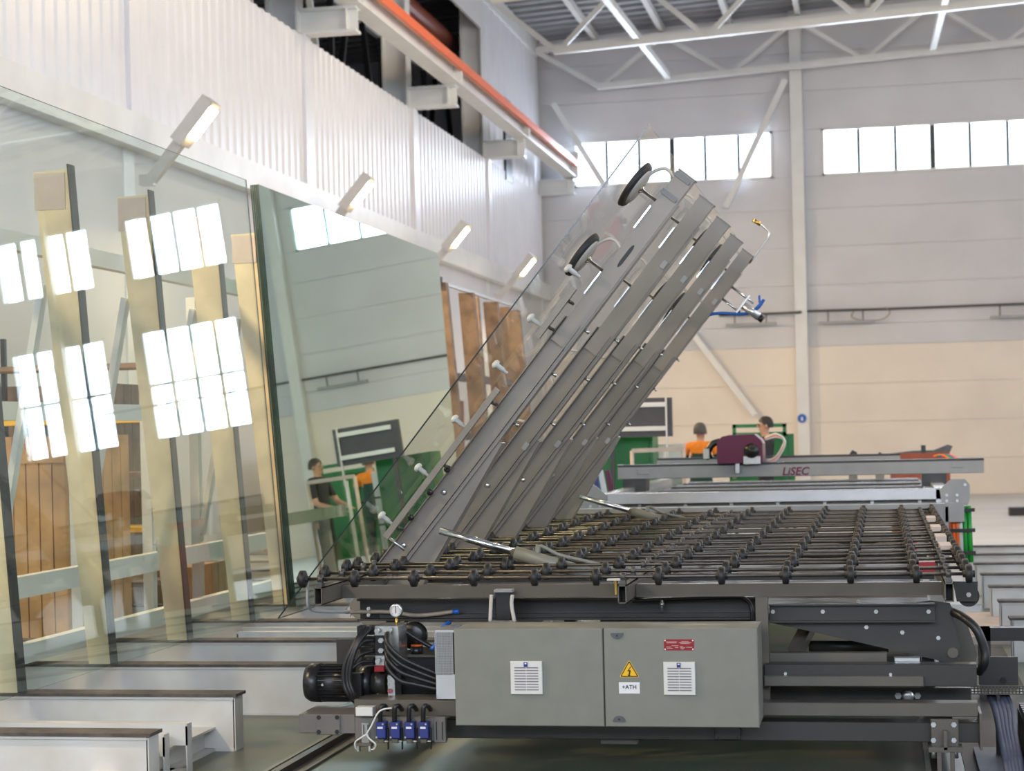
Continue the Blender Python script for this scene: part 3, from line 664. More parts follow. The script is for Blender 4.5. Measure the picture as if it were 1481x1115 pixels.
# ------------------------------------------------------------------ electrical cabinet
yc = 8.75
x0, z1 = C(656, 909.5, yc); x1, _ = C(1095, 909.5, yc); z0 = P(876, 1051, yc).z; xs = C(873.5, 980, yc)[0]
cab = thing('electrical_cabinet', ((x0+x1)/2, yc+.15, z0), 'wide grey two door electrical cabinet on the front of the loading table', 'cabinet')
MB().box(x0+.006, x1-.0, yc+.02, yc+.31, z0+.006, z1+.0).build('body', 'cabinet_grey', cab)
dl = MB().cbox(x0, xs-.003, yc, yc+.02, z0, z1, .004).build('door', 'cabinet_grey', cab)
dr = MB().cbox(xs+.003, x1, yc, yc+.02, z0, z1, .004).build('door', 'cabinet_grey', cab); dr['label'] = 'right cabinet door with warning sign and plate'
MB().box(xs-.003, xs+.003, yc+.012, yc+.02, z0, z1).build('gap_seal', 'rubber_black', cab)
for q, up in (((892.5,919), 1), ((895.5,1040), -1)):
    c = P(*q, yc); r = .030; m = MB(); pts = [(c.x + r*math.cos(t), c.z + up*(.012 - r*.95*math.sin(t))) for t in [i*math.pi/10 for i in range(11)]]
    lk = m.prism(pts, yc-.006, yc).build('lock', 'lock_grey', dr); MB().cyl((c.x, yc-.0075, c.z), (c.x, yc-.006, c.z), .005, 8).build('keyhole', 'ink_black', lk)
for q, dd in (((738.5,956), dl), ((959.5,957), dr)):
    ax, az = C(q[0], q[1], yc); bx, bz = C(q[0]+47, q[1]+48, yc)
    v = MB().cbox(ax, bx, yc-.014, yc, bz, az, .003).build('vent_cover', 'white_plastic', dd)
    W = bx-ax; H = az-bz
    for i in range(9):
        z = az - H*(.19 + .083*i)
        for (u0, u1) in ((.13, .49), (.51, .88)): 
            if i == 0 and False: continue
            MB().box(ax+W*u0, ax+W*u1, yc-.0155, yc-.0140, z-.0026, z+.0026).build('slot', 'slot_purple', v)
    MB().box(ax+W*.43, ax+W*.55, yc-.018, yc-.014, az-H*.16, az-H*.02).build('badge', 'blue_sensor', v)
    MB().box(ax+W*.46, ax+W*.52, yc-.0188, yc-.018, az-H*.08, az-H*.04).build('badge_mark', 'paper_white', v)
# warning triangle with lightning bolt
def tri(c, r, y0, y1, name, m, par, rr=.12):
    pts = []
    for k in range(3):
        a = math.pi/2 + k*2*math.pi/3; v = Vector((math.cos(a), math.sin(a)))
        for da in (-.9, -.45, 0, .45, .9): pts.append((c.x + r*(1-rr*2)*v.x + r*rr*2*math.cos(a+da)*.5 + 0, c.z + r*(1-rr*2)*v.y + r*rr*2*math.sin(a+da)*.5))
    return MB().prism(pts, y0, y1).build(name, m, par)
c = P(910.2, 971, yc)
tg = tri(c, .056, yc-.0012, yc, 'warning_sign', 'warn_yellow', dr, .1); tg['label'] = 'yellow triangular warning sign with lightning bolt'
tri(c, .051, yc-.0020, yc-.0012, 'sign_border', 'ink_black', tg, .08); tri(c, .042, yc-.0028, yc-.0020, 'sign_field', 'warn_yellow', tg, .06)
lb = [(.006,.026),(-.010,.002),(-.001,.002),(-.004,-.016),(-.009,-.013),(-.002,-.027),(.007,-.016),(.003,-.017),(.008,.008),(-.001,.008),(.010,.024)]
MB().prism([(c.x+a*.95, c.z+b*.95-.001) for a, b in lb], yc-.0036, yc-.0028).build('lightning_bolt', 'ink_black', tg)
ax, az = C(895, 986.5, yc); bx, bz = C(925.5, 1003, yc)
tb = MB().box(ax, bx, yc-.0015, yc, bz, az).build('name_label', 'paper_white', dr)
text_mesh('lettering', '+ATH', 'ink_black', tb, ((ax+bx)/2, yc-.002, (az+bz)/2+.003), .027, bold=.0005, depth=.0003)
ax, az = C(960, 924.5, yc); bx, bz = C(1004, 940.5, yc)
rp = MB().box(ax, bx, yc-.002, yc, bz, az).build('type_plate', 'red_plate', dr); rp['label'] = 'small dark red riveted type plate'
for (a, b) in ((.04,.1),(.96,.1),(.04,.9),(.96,.9)): bolt((ax+(bx-ax)*a, yc-.002, bz+(az-bz)*b), .004, rp, m='paper_white', h=.0015)
for (u0, u1, v) in ((.08,.44,.78),(.10,.42,.68),(.50,.92,.70),(.58,.82,.80),(.55,.86,.62),(.26,.48,.42),(.08,.24,.30),(.36,.48,.26),(.52,.64,.36),(.54,.70,.24),(.74,.94,.28),(.10,.30,.18),(.56,.66,.14)):
    MB().box(ax+(bx-ax)*u0, ax+(bx-ax)*u1, yc-.0027, yc-.002, bz+(az-bz)*v-.0010, bz+(az-bz)*v+.0010).build('print_line', 'cardboard', rp)

# ------------------------------------------------------------------ hydraulic power unit
hp = thing('hydraulic_unit', (-2.5, 9.2, .32), 'black electric motor and hydraulic valve block left of the grey cabinet', 'hydraulic unit')
ym = 9.22
a = P(448, 987, ym); b = P(528, 987, ym); r = .098
mo = MB().lathe(a - Vector((.02,0,0)), (1,0,0), [(0,0),(0,r*.55),(.008,r*.86),(.03,r),(.085,r*1.02),(.085,r*.9),(.245,r*.9),(.245,r),(.262,r),(.262,0)], 28).build('motor', 'motor_black', hp)
for i in range(26):
    an = 2*math.pi*i/26; d = Vector((0, math.cos(an), math.sin(an)))
    MB().bar(a + Vector((.07,0,0)) + d*r*.93, a + Vector((.225,0,0)) + d*r*.93, .004, r*.14, up=d).build('fin', 'motor_black', mo)
rect((501,974), (523,1008), ym-r-.03, .05, 'terminal_box', 'motor_black', mo)
for q in ((467,990),(521,981)): bolt(P(*q, ym-r-.005), .007, mo, h=.012)
MB().cyl(P(524,987,ym), P(540,987,ym), .085, 20).build('flange', 'motor_black', mo)
MB().cyl(P(538,987,ym), P(560,987,ym), .058, 20).build('pump', 'machine_dark', hp)
o = rect((560,976), (572,1011), ym-.07, .12, 'pump_port', 'zinc', hp)
MB().cyl(P(564,999.5,ym-.072), P(564,999.5,ym-.085), .013, 12).build('red_plug', 'red_plate', o)
for q in ((562,980),(570,980),(562,989),(570,989)): bolt(P(*q, ym-.07), .006, o)
rect((562,950), (634,1013), 9.32, .30, 'oil_tank', 'motor_black', hp)
rect((577,947), (632,951), 9.30, .34, 'tank_lid', 'machine_grey', hp)
vb = rect((541,905), (578,963), 9.14, .16, 'valve_block', 'zinc', hp)
for (q0, q1) in (((516,906),(541,918)),((520,922),(542,934)),((520,936),(542,948)),((524,951),(541,962))):
    rect(q0, q1, 9.13, .08, 'solenoid', 'motor_black', vb)
for q in ((533,911.5),(538,926.5),(538,940.5),(533,955)): bolt(P(*q, 9.13), .009, vb, m='brass')
rect((541,919), (555,948), 9.125, .03, 'plate', 'motor_black', vb)
for q in ((546,912),(564,911),(551.5,926),(551.5,940.5),(547,956)): bolt(P(*q, 9.12), .014, vb, h=.016)
rect((541,963), (556,972), 9.14, .1, 'manifold', 'red_plate', vb)
# gauge
g = P(573, 883, 9.16)
ga = MB().lathe(g + Vector((0,.02,0)), (0,-1,0), [(0,0),(0,.032),(.028,.034),(.034,.032),(.034,.028)], 24).build('pressure_gauge', 'zinc', hp)
MB().cyl(g + Vector((0,-.008,0)), g + Vector((0,-.010,0)), .029, 24).build('dial', 'gauge_face', ga)
MB().box(g.x-.0015, g.x+.0015, g.y-.0125, g.y-.011, g.z-.012, g.z+.022).build('needle', 'ink_black', ga)
for i in range(11):
    an = math.radians(-40 + 26*i); MB().box(g.x+.023*math.cos(an)-.0012, g.x+.023*math.cos(an)+.0012, g.y-.0122, g.y-.011, g.z+.023*math.sin(an)-.0012, g.z+.023*math.sin(an)+.0012).build('tick', 'ink_black', ga)
MB().cyl(g + Vector((0,0,-.033)), g + Vector((0,0,-.085)), .008, 8).build('gauge_stem', 'brass', ga)
for i, (p0, p1) in enumerate((((560,915),(634,975)),((560,925),(634,983)),((560,937),(634,990)),((560,950),(634,997)))):
    MB().tube([P(*p0,9.1), P(p0[0]+1,p0[1]+16,9.06), P(p0[0]+18,p0[1]+34,9.05), P(600,(p0[1]+p1[1])/2+16,9.06), P(*p1,9.08)], .013, 10).build('hydraulic_hose', 'cable_black', hp)
for dx in (0, 5, 9):
    MB().tube([P(527+dx,908,9.10), P(513+dx*.6,930,9.04), P(499+dx,960,9.02), P(497+dx,985,9.02), P(503+dx,1003,9.02), P(516+dx*.6,1018,9.06)], .011, 10).build('motor_cable', 'cable_black', hp)
for (p0, p1) in (((540,926),(517,938)), ((540,941),(510,960)), ((540,956),(508,968))):
    MB().tube([P(*p0,9.11), P((p0[0]+p1[0])/2-3,(p0[1]+p1[1])/2-4,9.07), P(*p1,9.05)], .009, 8).build('coil_cable', 'cable_black', hp)
MB().tube([P(580,908,9.3), P(600,922,9.3), P(628,938,9.3)], .012, 8).build('hydraulic_hose', 'cable_black', hp)
MB().tube([P(624,940,9.2), P(634,925,9.22), P(640,908,9.3), P(650,900,9.4)], .012, 8).build('blue_air_line', 'blue_hose', hp)
p = P(603, 940, 9.35); MB().cyl(p + Vector((0,0,-.03)), p + Vector((0,0,.02)), .032, 16).build('filler_cap', 'motor_black', hp); MB().cyl(p + Vector((0,0,.02)), p + Vector((0,0,.028)), .03, 16).build('cap_ring', 'orange', hp)
p = P(600, 918, 9.45); MB().lathe(p, (0,-1,0), [(0,.0),(0,.07),(.05,.07),(.06,.05),(.06,0)], 20).build('fan_hub', 'motor_black', hp)
# perforated guard between tank and cabinet
gd = thing('perforated_guard', tuple(P(642, 1011, 9.0)), 'perforated metal guard box beside the cabinet', 'guard')
ax, az = C(629, 911, 8.98); bx, bz = C(656, 1011, 8.98); zm = P(640, 975, 8.98).z
MB().box(ax, bx+.01, 8.98, 9.2, bz, zm).build('lower_sheet', 'aluminium', gd)
MB().box(ax, bx+.01, 8.98, 9.2, az-.012, az).build('top_rim', 'aluminium', gd)
MB().box(ax, bx+.01, 9.0, 9.2, zm, az-.012).build('core', 'rubber_black', gd)
n = 11
for i in range(n+1): x = ax + (bx-ax)*i/n; MB().box(x-.0022, x+.0022, 8.98, 8.984, zm, az-.012).build('mesh_wire', 'aluminium', gd)
n = 25
for i in range(n): z = zm + (az-.012-zm)*i/n; MB().box(ax, bx, 8.980, 8.984, z-.0022, z+.0022).build('mesh_wire', 'aluminium', gd)
# box beam and sensors
bb = rect((512,1012), (660,1036), 8.98, .2, 'unit_beam', 'machine_grey', hp)
sb = thing('sensor_bracket', tuple(P(580, 1072, 8.9)), 'bracket with a row of four blue limit switches below the hydraulic unit', 'sensor bracket')
rect((513,1037), (645,1072), 8.90, .03, 'back_plate', 'arm_dark', sb)
rect((514,1023), (539,1036), 8.86, .06, 'junction_box', 'white_plastic', sb)
rect((627,1037), (645,1074), 8.88, .02, 'slotted_plate', 'arm_dark', sb)
for px in (631, 639.5): rect((px-.8,1044), (px+.8,1070), 8.875, .006, 'plate_slot', 'ink_black', sb, .0002)
for i, px in enumerate((550.5, 571, 592, 612.5)):
    s = rect((px-7,1044.5), (px+7,1068), 8.85, .05, 'limit_switch', 'blue_sensor', sb)
    rect((px-5,1051), (px+3,1054), 8.848, .002, 'switch_label', 'paper_white', s, .0003)
    for q in ((px+3.5,1047),(px-5.5,1066)): bolt(P(*q, 8.85), .005, s)
    rect((px-4.5,1069), (px+4.5,1075), 8.86, .03, 'plunger_block', 'machine_grey', s)
    MB().tube([P(px-.5,1044,8.87), P(px-.5,1030,8.86), P(px+1,1022,8.86), P(px+6,1021,8.88), P(px+10,1026,8.96)], .012, 8).build('switch_cable', 'cable_black', s)
    x = px+10; rect((x-1,1053), (x+1,1084), 8.87, .02, 'lever', 'motor_black', s, .0005)
    MB().cyl(P(px+5,1072,8.86), P(px+11,1072,8.86), .004, 6).build('lever_screw', 'zinc', s)
o = rect((516,1075), (537,1080), 8.86, .04, 'roller_fork', 'machine_grey', sb)
for px in (517.5, 534): rect((px-1.5,1079), (px+2,1087), 8.86, .03, 'fork_leg', 'zinc', o, .0005)
rect((522.5,1046), (534,1075), 8.885, .012, 'adjust_plate', 'machine_light', sb)
for px in (526, 532): rect((px-.7,1048), (px+.7,1062), 8.882, .004, 'plate_slot', 'ink_black', sb, .0002)
MB().tube([P(567,1024,8.85), P(554,1026,8.84), P(546,1032,8.83), P(537,1050,8.82), P(531,1061,8.82), P(534,1068,8.82), P(543,1076,8.82), P(541,1083,8.83), P(537,1084,8.84)], .0045, 6).build('white_wire', 'white_plastic', sb)
MB().tube([P(530,1062,8.82), P(522,1067,8.82), P(514,1073,8.82), P(514,1081,8.83), P(517,1084,8.84)], .0045, 6).build('white_wire', 'white_plastic', sb)
# ------------------------------------------------------------------ floor girders of the glass racks
def PZ(px, py, z):
    p = P(px, py, 1.0); d = p - Vector((0, 0, CAMH)); t = (z - CAMH) / d.z; return Vector((d.x*t, d.y*t, z))
GY = [9.66, 10.93, 12.24, 13.55, 14.85, 16.15, 17.45, 18.75, 20.05, 21.35]
pf = PZ(213, 1064, .30)
def girder(x0, x1, y, label, end, group, z1=.30):
    t = thing('floor_girder', ((x0+x1)/2, y, 0), label, 'girder', group)
    m = MB(); w = .085
    m.box(x0, x1, y, y+.012, .012, z1-.02).box(x0, x1, y-.01, y+.13, z1-.02, z1-.004).box(x0, x1, y-.01, y+.13, 0, .012); m.build('beam', 'girder_white', t)
    xe = x1 if end > 0 else x0
    MB().box(xe-.006, xe+.006, y-.0, y+.125, .0, z1-.004).build('end_plate', 'girder_white', t)
    MB().box(x0+ (0 if end > 0 else -.02), x1 + (.02 if end > 0 else 0), y-.02, y+.14, z1-.004, z1+.012).build('rubber_pad', 'girder_pad', t)
    for k in range(3): x = x0 + (x1-x0)*(k+.7)/3.4; MB().box(x-.005, x+.005, y+.012, y+.12, .012, z1-.02).build('stiffener', 'girder_white', t)
    return t
girder(-7.6, pf.x, pf.y, 'white floor girder with black rubber top at the bottom left corner, nearest the viewer', 1, 'left floor girders')
ords = ['with its cut end beside the green floor', 'running in behind the black motor', 'in the middle of the left row, below the clear glass pack', 'at the foot of the clear glass pack', 'where the two glass packs meet', 'under the near half of the green glass pack', 'under the middle of the green glass pack', 'under the far half of the green glass pack', 'at the far end of the green glass pack', 'farthest in the left row']
xend = [-3.49, -2.97, -2.85, -2.9, -2.9, -2.9, -2.9, -2.9, -2.9, -2.9]
for i, y in enumerate(GY): girder(-7.6, xend[i], y, 'white floor girder, ' + ords[i], 1, 'left floor girders')
orr = ['nearest of the right row', 'second of the right row', 'third of the right row', 'fourth of the right row', 'fifth of the right row', 'sixth of the right row', 'seventh of the right row', 'farthest of the right row']
for i, y in enumerate(GY[2:]): girder(.87, 4.6, y, 'white floor girder right of the loading table, %s' % orr[i], -1, 'right floor girders')
# channels lying between the girders
pr = PZ(270, 1047, .25)
for i, (dy, dz, xe, lab) in enumerate(((0, .0, pr.x, 'between the two nearest girders, upper'), (-.16, -.03, pr.x-.06, 'between the two nearest girders, lower'))):
    m = MB(); y = pr.y+dy; z = .25+dz
    m.box(-7.6, xe, y, y+.07, z-.012, z).box(-7.6, xe, y, y+.008, z-.11, z-.012).box(-7.6, xe, y, y+.07, .0, .012).box(xe-.008, xe, y, y+.07, .01, z-.012)
    o = m.build('steel_channel', 'girder_white'); tag(o, 'light steel channel lying %s' % lab, 'channel', 'channels between girders')
for i, (q, lab) in enumerate((((343,914), 'nearer of the pair behind the third girder'), ((349,908), 'farther of the pair behind the third girder'))):
    p = PZ(*q, .27); m = MB(); m.box(p.x, -2.95, p.y, p.y+.07, .255, .27).box(p.x, -2.95, p.y, p.y+.01, .14, .255).box(p.x, -2.95, p.y, p.y+.07, .0, .012).box(p.x, p.x+.008, p.y, p.y+.07, 0, .255)
    o = m.build('steel_channel', 'girder_white'); tag(o, 'light steel channel, %s' % lab, 'channel', 'channels between girders')
a = PZ(322, 1075, .06); b = PZ(200, 1125, .06)
m = MB(); m.bar((a.x-.15, pf.y-.3, .006), (a.x-.15, GY[0]+.02, .006), .14, .012).bar((a.x-.15, pf.y-.3, .065), (a.x-.15, GY[0]+.02, .065), .012, .11).bar((a.x-.15, pf.y-.3, .125), (a.x-.15, GY[0]+.02, .125), .14, .012)
o = m.build('tie_beam', 'girder_white'); tag(o, 'low white beam joining the ends of the two nearest girders', 'beam')
# floor rails of the loading table
for (x, lab) in ((-2.99, 'left'), (.255, 'right')):
    t = thing('floor_rail', (x, 10, 0), 'worn steel floor rail under the %s side of the loading table' % lab, 'rail', 'floor rails')
    MB().box(x-.09, x+.09, 6.0, 16.2, 0, .012).build('base_plate', 'machine_grey', t)
    MB().box(x-.022, x+.022, 6.0, 16.2, .012, .048).build('rail_head', 'machine_dark', t)
    MB().box(x-.085, x-.06, 6.0, 16.2, .012, .035).build('guard_strip', 'cabinet_grey', t)

# ------------------------------------------------------------------ glass packs leaning on the rack
LEAN = Vector((-.069, 0, .9976)).normalized(); LN = Vector((-LEAN.z, 0, LEAN.x))   # LN points away from the viewer side (to -X)
YD = Vector((0, 1, 0))
def pack(y0, y1, xb, n, th, gap, hgt, face, label, jit=0.0):
    t = thing('glass_pack', (xb, (y0+y1)/2, .312), label, 'glass pack', 'glass packs on the left rack')
    for i in range(n):
        j = jit*(i % 3)
        glass_slab('sheet', Vector((xb, y0 + j, .314)) + LN*(i*(th+gap)), LEAN, hgt - j*.3, YD, y1-y0-2*j, LN, th, 'rack_glass_front' if (n > 1 and i == 0) else face, 'glass_edge', t)
    return t
pack(14.6, 20.9, -4.72, 5, .012, .003, 3.47, 'rack_glass_green', 'thick green glass pack with dark near edge, leaning on the left rack')
pack(8.0, 14.25, -4.70, 1, .010, .004, 3.46, 'rack_glass_clear', 'nearest clear glass pack filling the left side of the picture', .0)
# rack posts
pts_lab = ['nearest, cut by the left edge', 'second from the left edge', 'third from the left edge', 'fourth from the left edge', 'beside the dark glass edge']
for i, y in enumerate(GY[:5]):
    t = thing('rack_post', (-5.0, y, .3), 'cream wooden rack post with a black rubber strip, ' + pts_lab[i], 'post', 'rack posts')
    xb = -4.745 - (.10 if i == 4 else 0); xt = xb - .069*3.1/.9976
    MB().prism([(xb, .312), (xt, 3.41), (xt-.235, 3.40), (xb-.15, .312)], y+.0, y+.06).build('board', 'wood_post', t)
    MB().prism([(xb+.012, .312), (xt+.012, 3.44), (xt+.001, 3.44), (xb+.001, .312)], y-.02, y+.075).build('rubber_strip', 'rubber_black', t)
    MB().box(xt-.225, xt-.02, y-.006, y, 3.16, 3.39).build('top_cover', 'cardboard', t)
    MB().box(xb-.9, xb-.82, y+.1, y+.18, .312, 2.9).build('rear_upright', 'white_steel', t)
    MB().bar((xb-.82, y+.14, .9), (xt-.2, y+.04, 2.7), .05, .05).build('strut', 'white_steel', t)
for i, (x, z, hh, lab) in enumerate(((-5.5, 2.95, .12, 'upper'), (-5.5, 1.85, .12, 'middle'), (-5.5, .70, .14, 'lower'), (-5.25, .34, .12, 'foot'))):
    o = MB().box(x-.04, x+.04, 8, 21, z, z+hh).build('rack_rail', 'white_steel'); tag(o, 'pale %s rail running along the glass rack' % lab, 'rail', 'rack rails')
# things behind the rack
def crate(x0, x1, y0, y1, z0, z1, label, m='wood_crate', n=5):
    t = thing('wooden_crate', ((x0+x1)/2, (y0+y1)/2, z0), label, 'crate', 'wooden crates behind the rack')
    MB().box(x0+.02, x1-.02, y0+.02, y1-.02, z0, z1-.02).build('core', m, t)
    for i in range(n):
        a = x0 + (x1-x0)*i/n; MB().box(a+.006, a+(x1-x0)/n-.006, y0, y0+.02, z0, z1).build('plank', m, t)
    for z in (z0+.1, z1-.2): MB().box(x0, x1, y0-.025, y0, z, z+.1).build('batten', m, t)
    for i in range(n+2):
        a = y0 + (y1-y0)*i/(n+2); MB().box(x1-.02, x1, a+.006, a+(y1-y0)/(n+2)-.006, z0, z1).build('plank', m, t)
crate(-6.45, -5.93, 12.9, 14.1, 0, 1.75, 'orange brown plank crate seen through the clear glass, nearest')
crate(-6.48, -5.85, 15.2, 16.2, 0, .6, 'low wooden crate behind the middle rack posts', n=4)
crate(-7.6, -6.5, 15.2, 16.4, 0, 2.2, 'tall dark plank crate behind the green glass pack', 'wood_old')
sh = thing('storage_shelf', (-6.8, 14.7, 0), 'steel shelf with yellow edged boards between the two glass packs', 'shelf')
for z in (.5, .95, 1.4, 1.85, 2.3): MB().box(-7.4, -5.9, 14.4, 14.9, z, z+.04).build('shelf_board', 'warn_yellow' if z in (.95, 1.85) else 'wood_old', sh)
for x in (-7.4, -5.94): 
    for y in (14.4, 14.86): MB().box(x, x+.04, y, y+.04, 0, 2.6).build('upright', 'motor_black', sh)
for (y, h, w, c) in ((11.4, 3.0, .5, 'cardboard'), (12.9, 2.3, .4, 'machine_light')):
    o = MB().bar((-7.1, y, 0), (-7.45, y+.15, h), .6, .03, up=(1,0,0)).build('leaning_board', c); tag(o, '%s board leaning against the left wall behind the glass' % ('tan' if c == 'cardboard' else 'grey'), 'board')
# timber rack beyond the packs
tm = thing('timber_rack', (-5.1, 23, 0), 'rough wooden stake rack holding glass beyond the green pack', 'rack')
for i, y in enumerate((21.65, 23.15, 24.65, 26.2)):
    MB().prism([(-4.80, .3), (-5.05, 3.5-.02*i), (-5.24, 3.5-.02*i), (-5.02, .3)], y, y+.14).build('stake', 'wood_old', tm)
for i, y in enumerate((22.6, 25.2, 27.6, 30)):
    MB().prism([(-5.75, 0), (-5.95, 3.75), (-6.1, 3.75), (-5.95, 0)], y, y+.14).build('stake', 'wood_old', tm)
MB().box(-5.14, -5.10, 21.6, 26.5, 3.48, 3.52).build('top_bar', 'zinc', tm)
MB().box(-5.16, -5.08, 21.55, 21.62, 3.46, 3.56).build('bar_cap', 'rubber_black', tm)
for z in (.6, 1.6, 2.4): MB().box(-5.6, -5.5, 21.6, 30, z, z+.1).build('rail', 'bearing_grey', tm)
crate(-7.6, -6.4, 22.2, 24.6, 0, 1.5, 'dark plank crate behind the timber rack', 'wood_old')
crate(-7.6, -6.4, 26.5, 28.5, 0, 2.2, 'reddish plank crate beside the far wall', 'red_oxide')
MB().box(-6.5, -6.45, 27.0, 27.4, 0, .01)
dr_ = MB().box(-7.94, -7.88, 32.6, 34.2, 0, 2.4).build('door_1', 'wood_old'); tag(dr_, kind='structure', label='brown door in the left wall')

# ------------------------------------------------------------------ right side bits
ct = thing('cable_tray', tuple(P(1445, 1005, 9.6)), 'wire mesh cable tray at the right edge of the picture', 'cable tray')
ax, az = C(1404, 992, 9.6); bx, bz = C(1500, 1004, 9.6)
for k in range(4): MB().box(ax, bx, 9.6, 9.604, az-(az-bz)*k/3-.003, az-(az-bz)*k/3+.003).build('wire', 'machine_grey', ct)
for k in range(20): x = ax+(bx-ax)*k/19; MB().box(x-.003, x+.003, 9.6, 9.604, bz, az).build('wire', 'machine_grey', ct)
MB().box(ax, bx, 9.606, 9.8, bz-.004, bz).build('tray_base', 'machine_dark', ct)
rect((1441,1006), (1447,1052), 9.58, .03, 'tray_post', 'machine_dark', ct)
MB().box(P(1444,1050,9.58).x-.05, P(1444,1050,9.58).x+.05, 9.5, 9.7, .0, .01).build('tray_foot', 'machine_dark', ct)
MB().box(P(1444,1050,9.58).x-.012, P(1444,1050,9.58).x+.012, 9.58, 9.61, .0, P(1444,1050,9.58).z).build('tray_post', 'machine_dark', ct)
fo = thing('wrapped_cable', (.62, 9.9, 0), 'cable bundle wrapped in shiny plastic film beside the loading table', 'cable bundle')
for k in range(5):
    MB().tube([P(1430+6*k,1003,9.75), P(1440+6*k,1028,9.5), P(1447+5*k,1060,9.3), P(1455+5*k,1100,9.1), P(1460+5*k,1130,9.05)], .018, 6, 5).build('film_strand', 'foil', fo)
o = MB().box(.42, .58, 8.6, 9.8, 0, .03).build('film_sheet', 'foil'); o.location.z = .008; tag(o, 'bluish plastic film lying on the floor under the table end', 'plastic film')
o = MB().box(.36, .85, 7.6, 14.4, 0, .008).build('floor_dark_sheet', 'rubber_black'); tag(o, 'black sheet added to darken the floor at the right end of the loading table', 'dark sheet')  # added black sheet, stands in for the darkness beside the machine base
ec = thing('energy_chain', (.85, 9.2, 0), 'black slatted cable chain at the bottom right corner', 'cable chain')
for k in range(26):
    y = 8.2 + .07*k; MB().box(.665, 1.25, y, y+.05, .20, .235).build('slat', 'machine_dark', ec)
MB().box(.66, .68, 8.2, 10.05, .008, .2).build('side_plate', 'rubber_black', ec); MB().box(1.23, 1.25, 8.2, 10.05, .0, .2).build('side_plate', 'rubber_black', ec)
o = thing('box_frame', (.95, 12.0, 0), 'dark grey steel frame block between the table and the right girders', 'frame')
MB().box(.55, .85, 11.7, 11.8, .36, .44).build('arm', 'machine_dark', o); MB().box(.55, .62, 11.7, 11.8, .008, .44).build('leg', 'machine_dark', o)
o = MB().prism([(.50, 0.0), (1.05, 0), (1.05, .06), (.50, .06)], 14.6, 16.5).build('loading_ramp', 'cardboard'); tag(o, 'pale pinkish board lying beside the far end of the roller table', 'board')
o = MB().box(2.2, 4.5, 34.3, 34.7, 0, .14).build('dark_block', 'rubber_black'); tag(o, 'long black object lying on the pale floor at right', 'block')

# ------------------------------------------------------------------ cutting table and bridge
cu = thing('cutting_table', (-.95, 19.2, 0), 'long grey glass cutting table behind the loading table', 'machine')
fr = rect((878,714), (1364,722), 17.0, .10, 'front_profile', 'aluminium', cu)
rect((884,722), (1358,737), 17.12, .05, 'front_board', 'machine_light', cu)
rect((850,735), (1395,755), 16.9, .06, 'lower_beam', 'machine_light', cu)
for i in range(7): 
    x = -2.2 + .42*i; MB().box(x-.015, x+.015, 17.08, 17.11, .98, 1.06).build('bracket', 'zinc', cu)
MB().box(-2.35, .45, 17.2, 23.5, .98, 1.0).build('bed', 'machine_dark', cu)
for i in range(9):
    y = 17.5 + .62*i; br = MB().box(-2.3, .4, y, y+.09, 1.0, 1.045).build('slat', 'rubber_black' if i % 2 else 'aluminium', cu)
for x in (-2.55, .52): MB().box(x-.06, x+.06, 17.0, 23.6, .95, 1.10).build('side_rail', 'aluminium', cu)
for (x, s) in ((-2.62, -1), (.62, 1)):
    q = [(x-.11,.96),(x+.11,.96),(x+.13,1.02),(x+.13,1.14),(x+.09,1.19),(x-.03,1.19),(x-.13,1.1)] if s > 0 else [(x+.11,.96),(x-.11,.96),(x-.13,1.02),(x-.13,1.14),(x-.09,1.19),(x+.03,1.19),(x+.13,1.1)]
    o = MB().prism(q, 16.95, 16.97).build('end_plate', 'machine_light', cu)
    for (dx, dz) in ((-.07,1.0),(.02,1.0),(-.07,1.05),(.02,1.05),(.09,1.14)): bolt((x+dx*s, 16.95, dz), .014, o)
for (x, y) in ((-2.4,17.2),(.45,17.2),(-2.4,23.2),(.45,23.2)): MB().box(x-.06, x+.06, y-.06, y+.06, 0, .97).build('leg', 'machine_light', cu)
MB().box(.40, .56, 16.9, 17.0, .35, .95).build('side_cover', 'machine_light', cu)
hb = thing('hose_bundle', (.66, 17.0, .4), 'green and orange hoses hanging at the right end of the cutting table', 'hoses')
for k, (c, dx) in enumerate((('orange', 0), ('orange', .03), ('white_plastic', .06), ('green_hose', .10), ('green_hose', .14))):
    MB().cyl((.60+dx, 17.0, .95), (.61+dx, 17.0, .45), .022, 8).build('hose', c, hb)
for z in (.52, .72, .90): MB().box(.57, .79, 16.96, 17.04, z, z+.03).build('strap', 'rubber_black', hb)
gb = thing('cutting_bridge', (-.85, 19, 1.1), 'grey cutting bridge beam with dark red lettering across the cutting table', 'gantry')
x0, z1 = C(893, 674, 19.0); x1, _ = C(1423, 667, 19.0); z0 = 1.186; z1 = 1.312
bm_ = MB().cbox(x0, x1, 19.0, 19.12, z0, z1, .006).build('beam', 'machine_light', gb)
MB().box(x0, x1, 19.0, 19.22, z1, z1+.02).build('top_rail', 'machine_dark', gb)
text_mesh('lettering', 'LiSEC', 'plum_ink', bm_, tuple(P(1150, 682, 18.998)),   .112, shear=.22, bold=.0028, depth=.001)
for (px, py) in ((930,682),(1384,672)): rect((px-8,py-4), (px+8,py+4), 18.992, .01, 'type_plate', 'machine_light', bm_)
for x in (-2.5, .5): MB().box(x-.12, x+.12, 19.02, 19.3, 1.06, z0).build('carriage', 'machine_dark', gb)
hx0, _ = C(1037, 650, 18.9); hx1, _ = C(1103, 650, 18.9); hz = P(1070, 629, 18.9).z
q = [(hx0, z1+.02), (hx0, hz-.07), (hx0+.05, hz-.015), (hx0+.12, hz), (hx1-.08, hz+.005), (hx1-.02, hz-.05), (hx1, hz-.09), (hx1, z1+.02)]
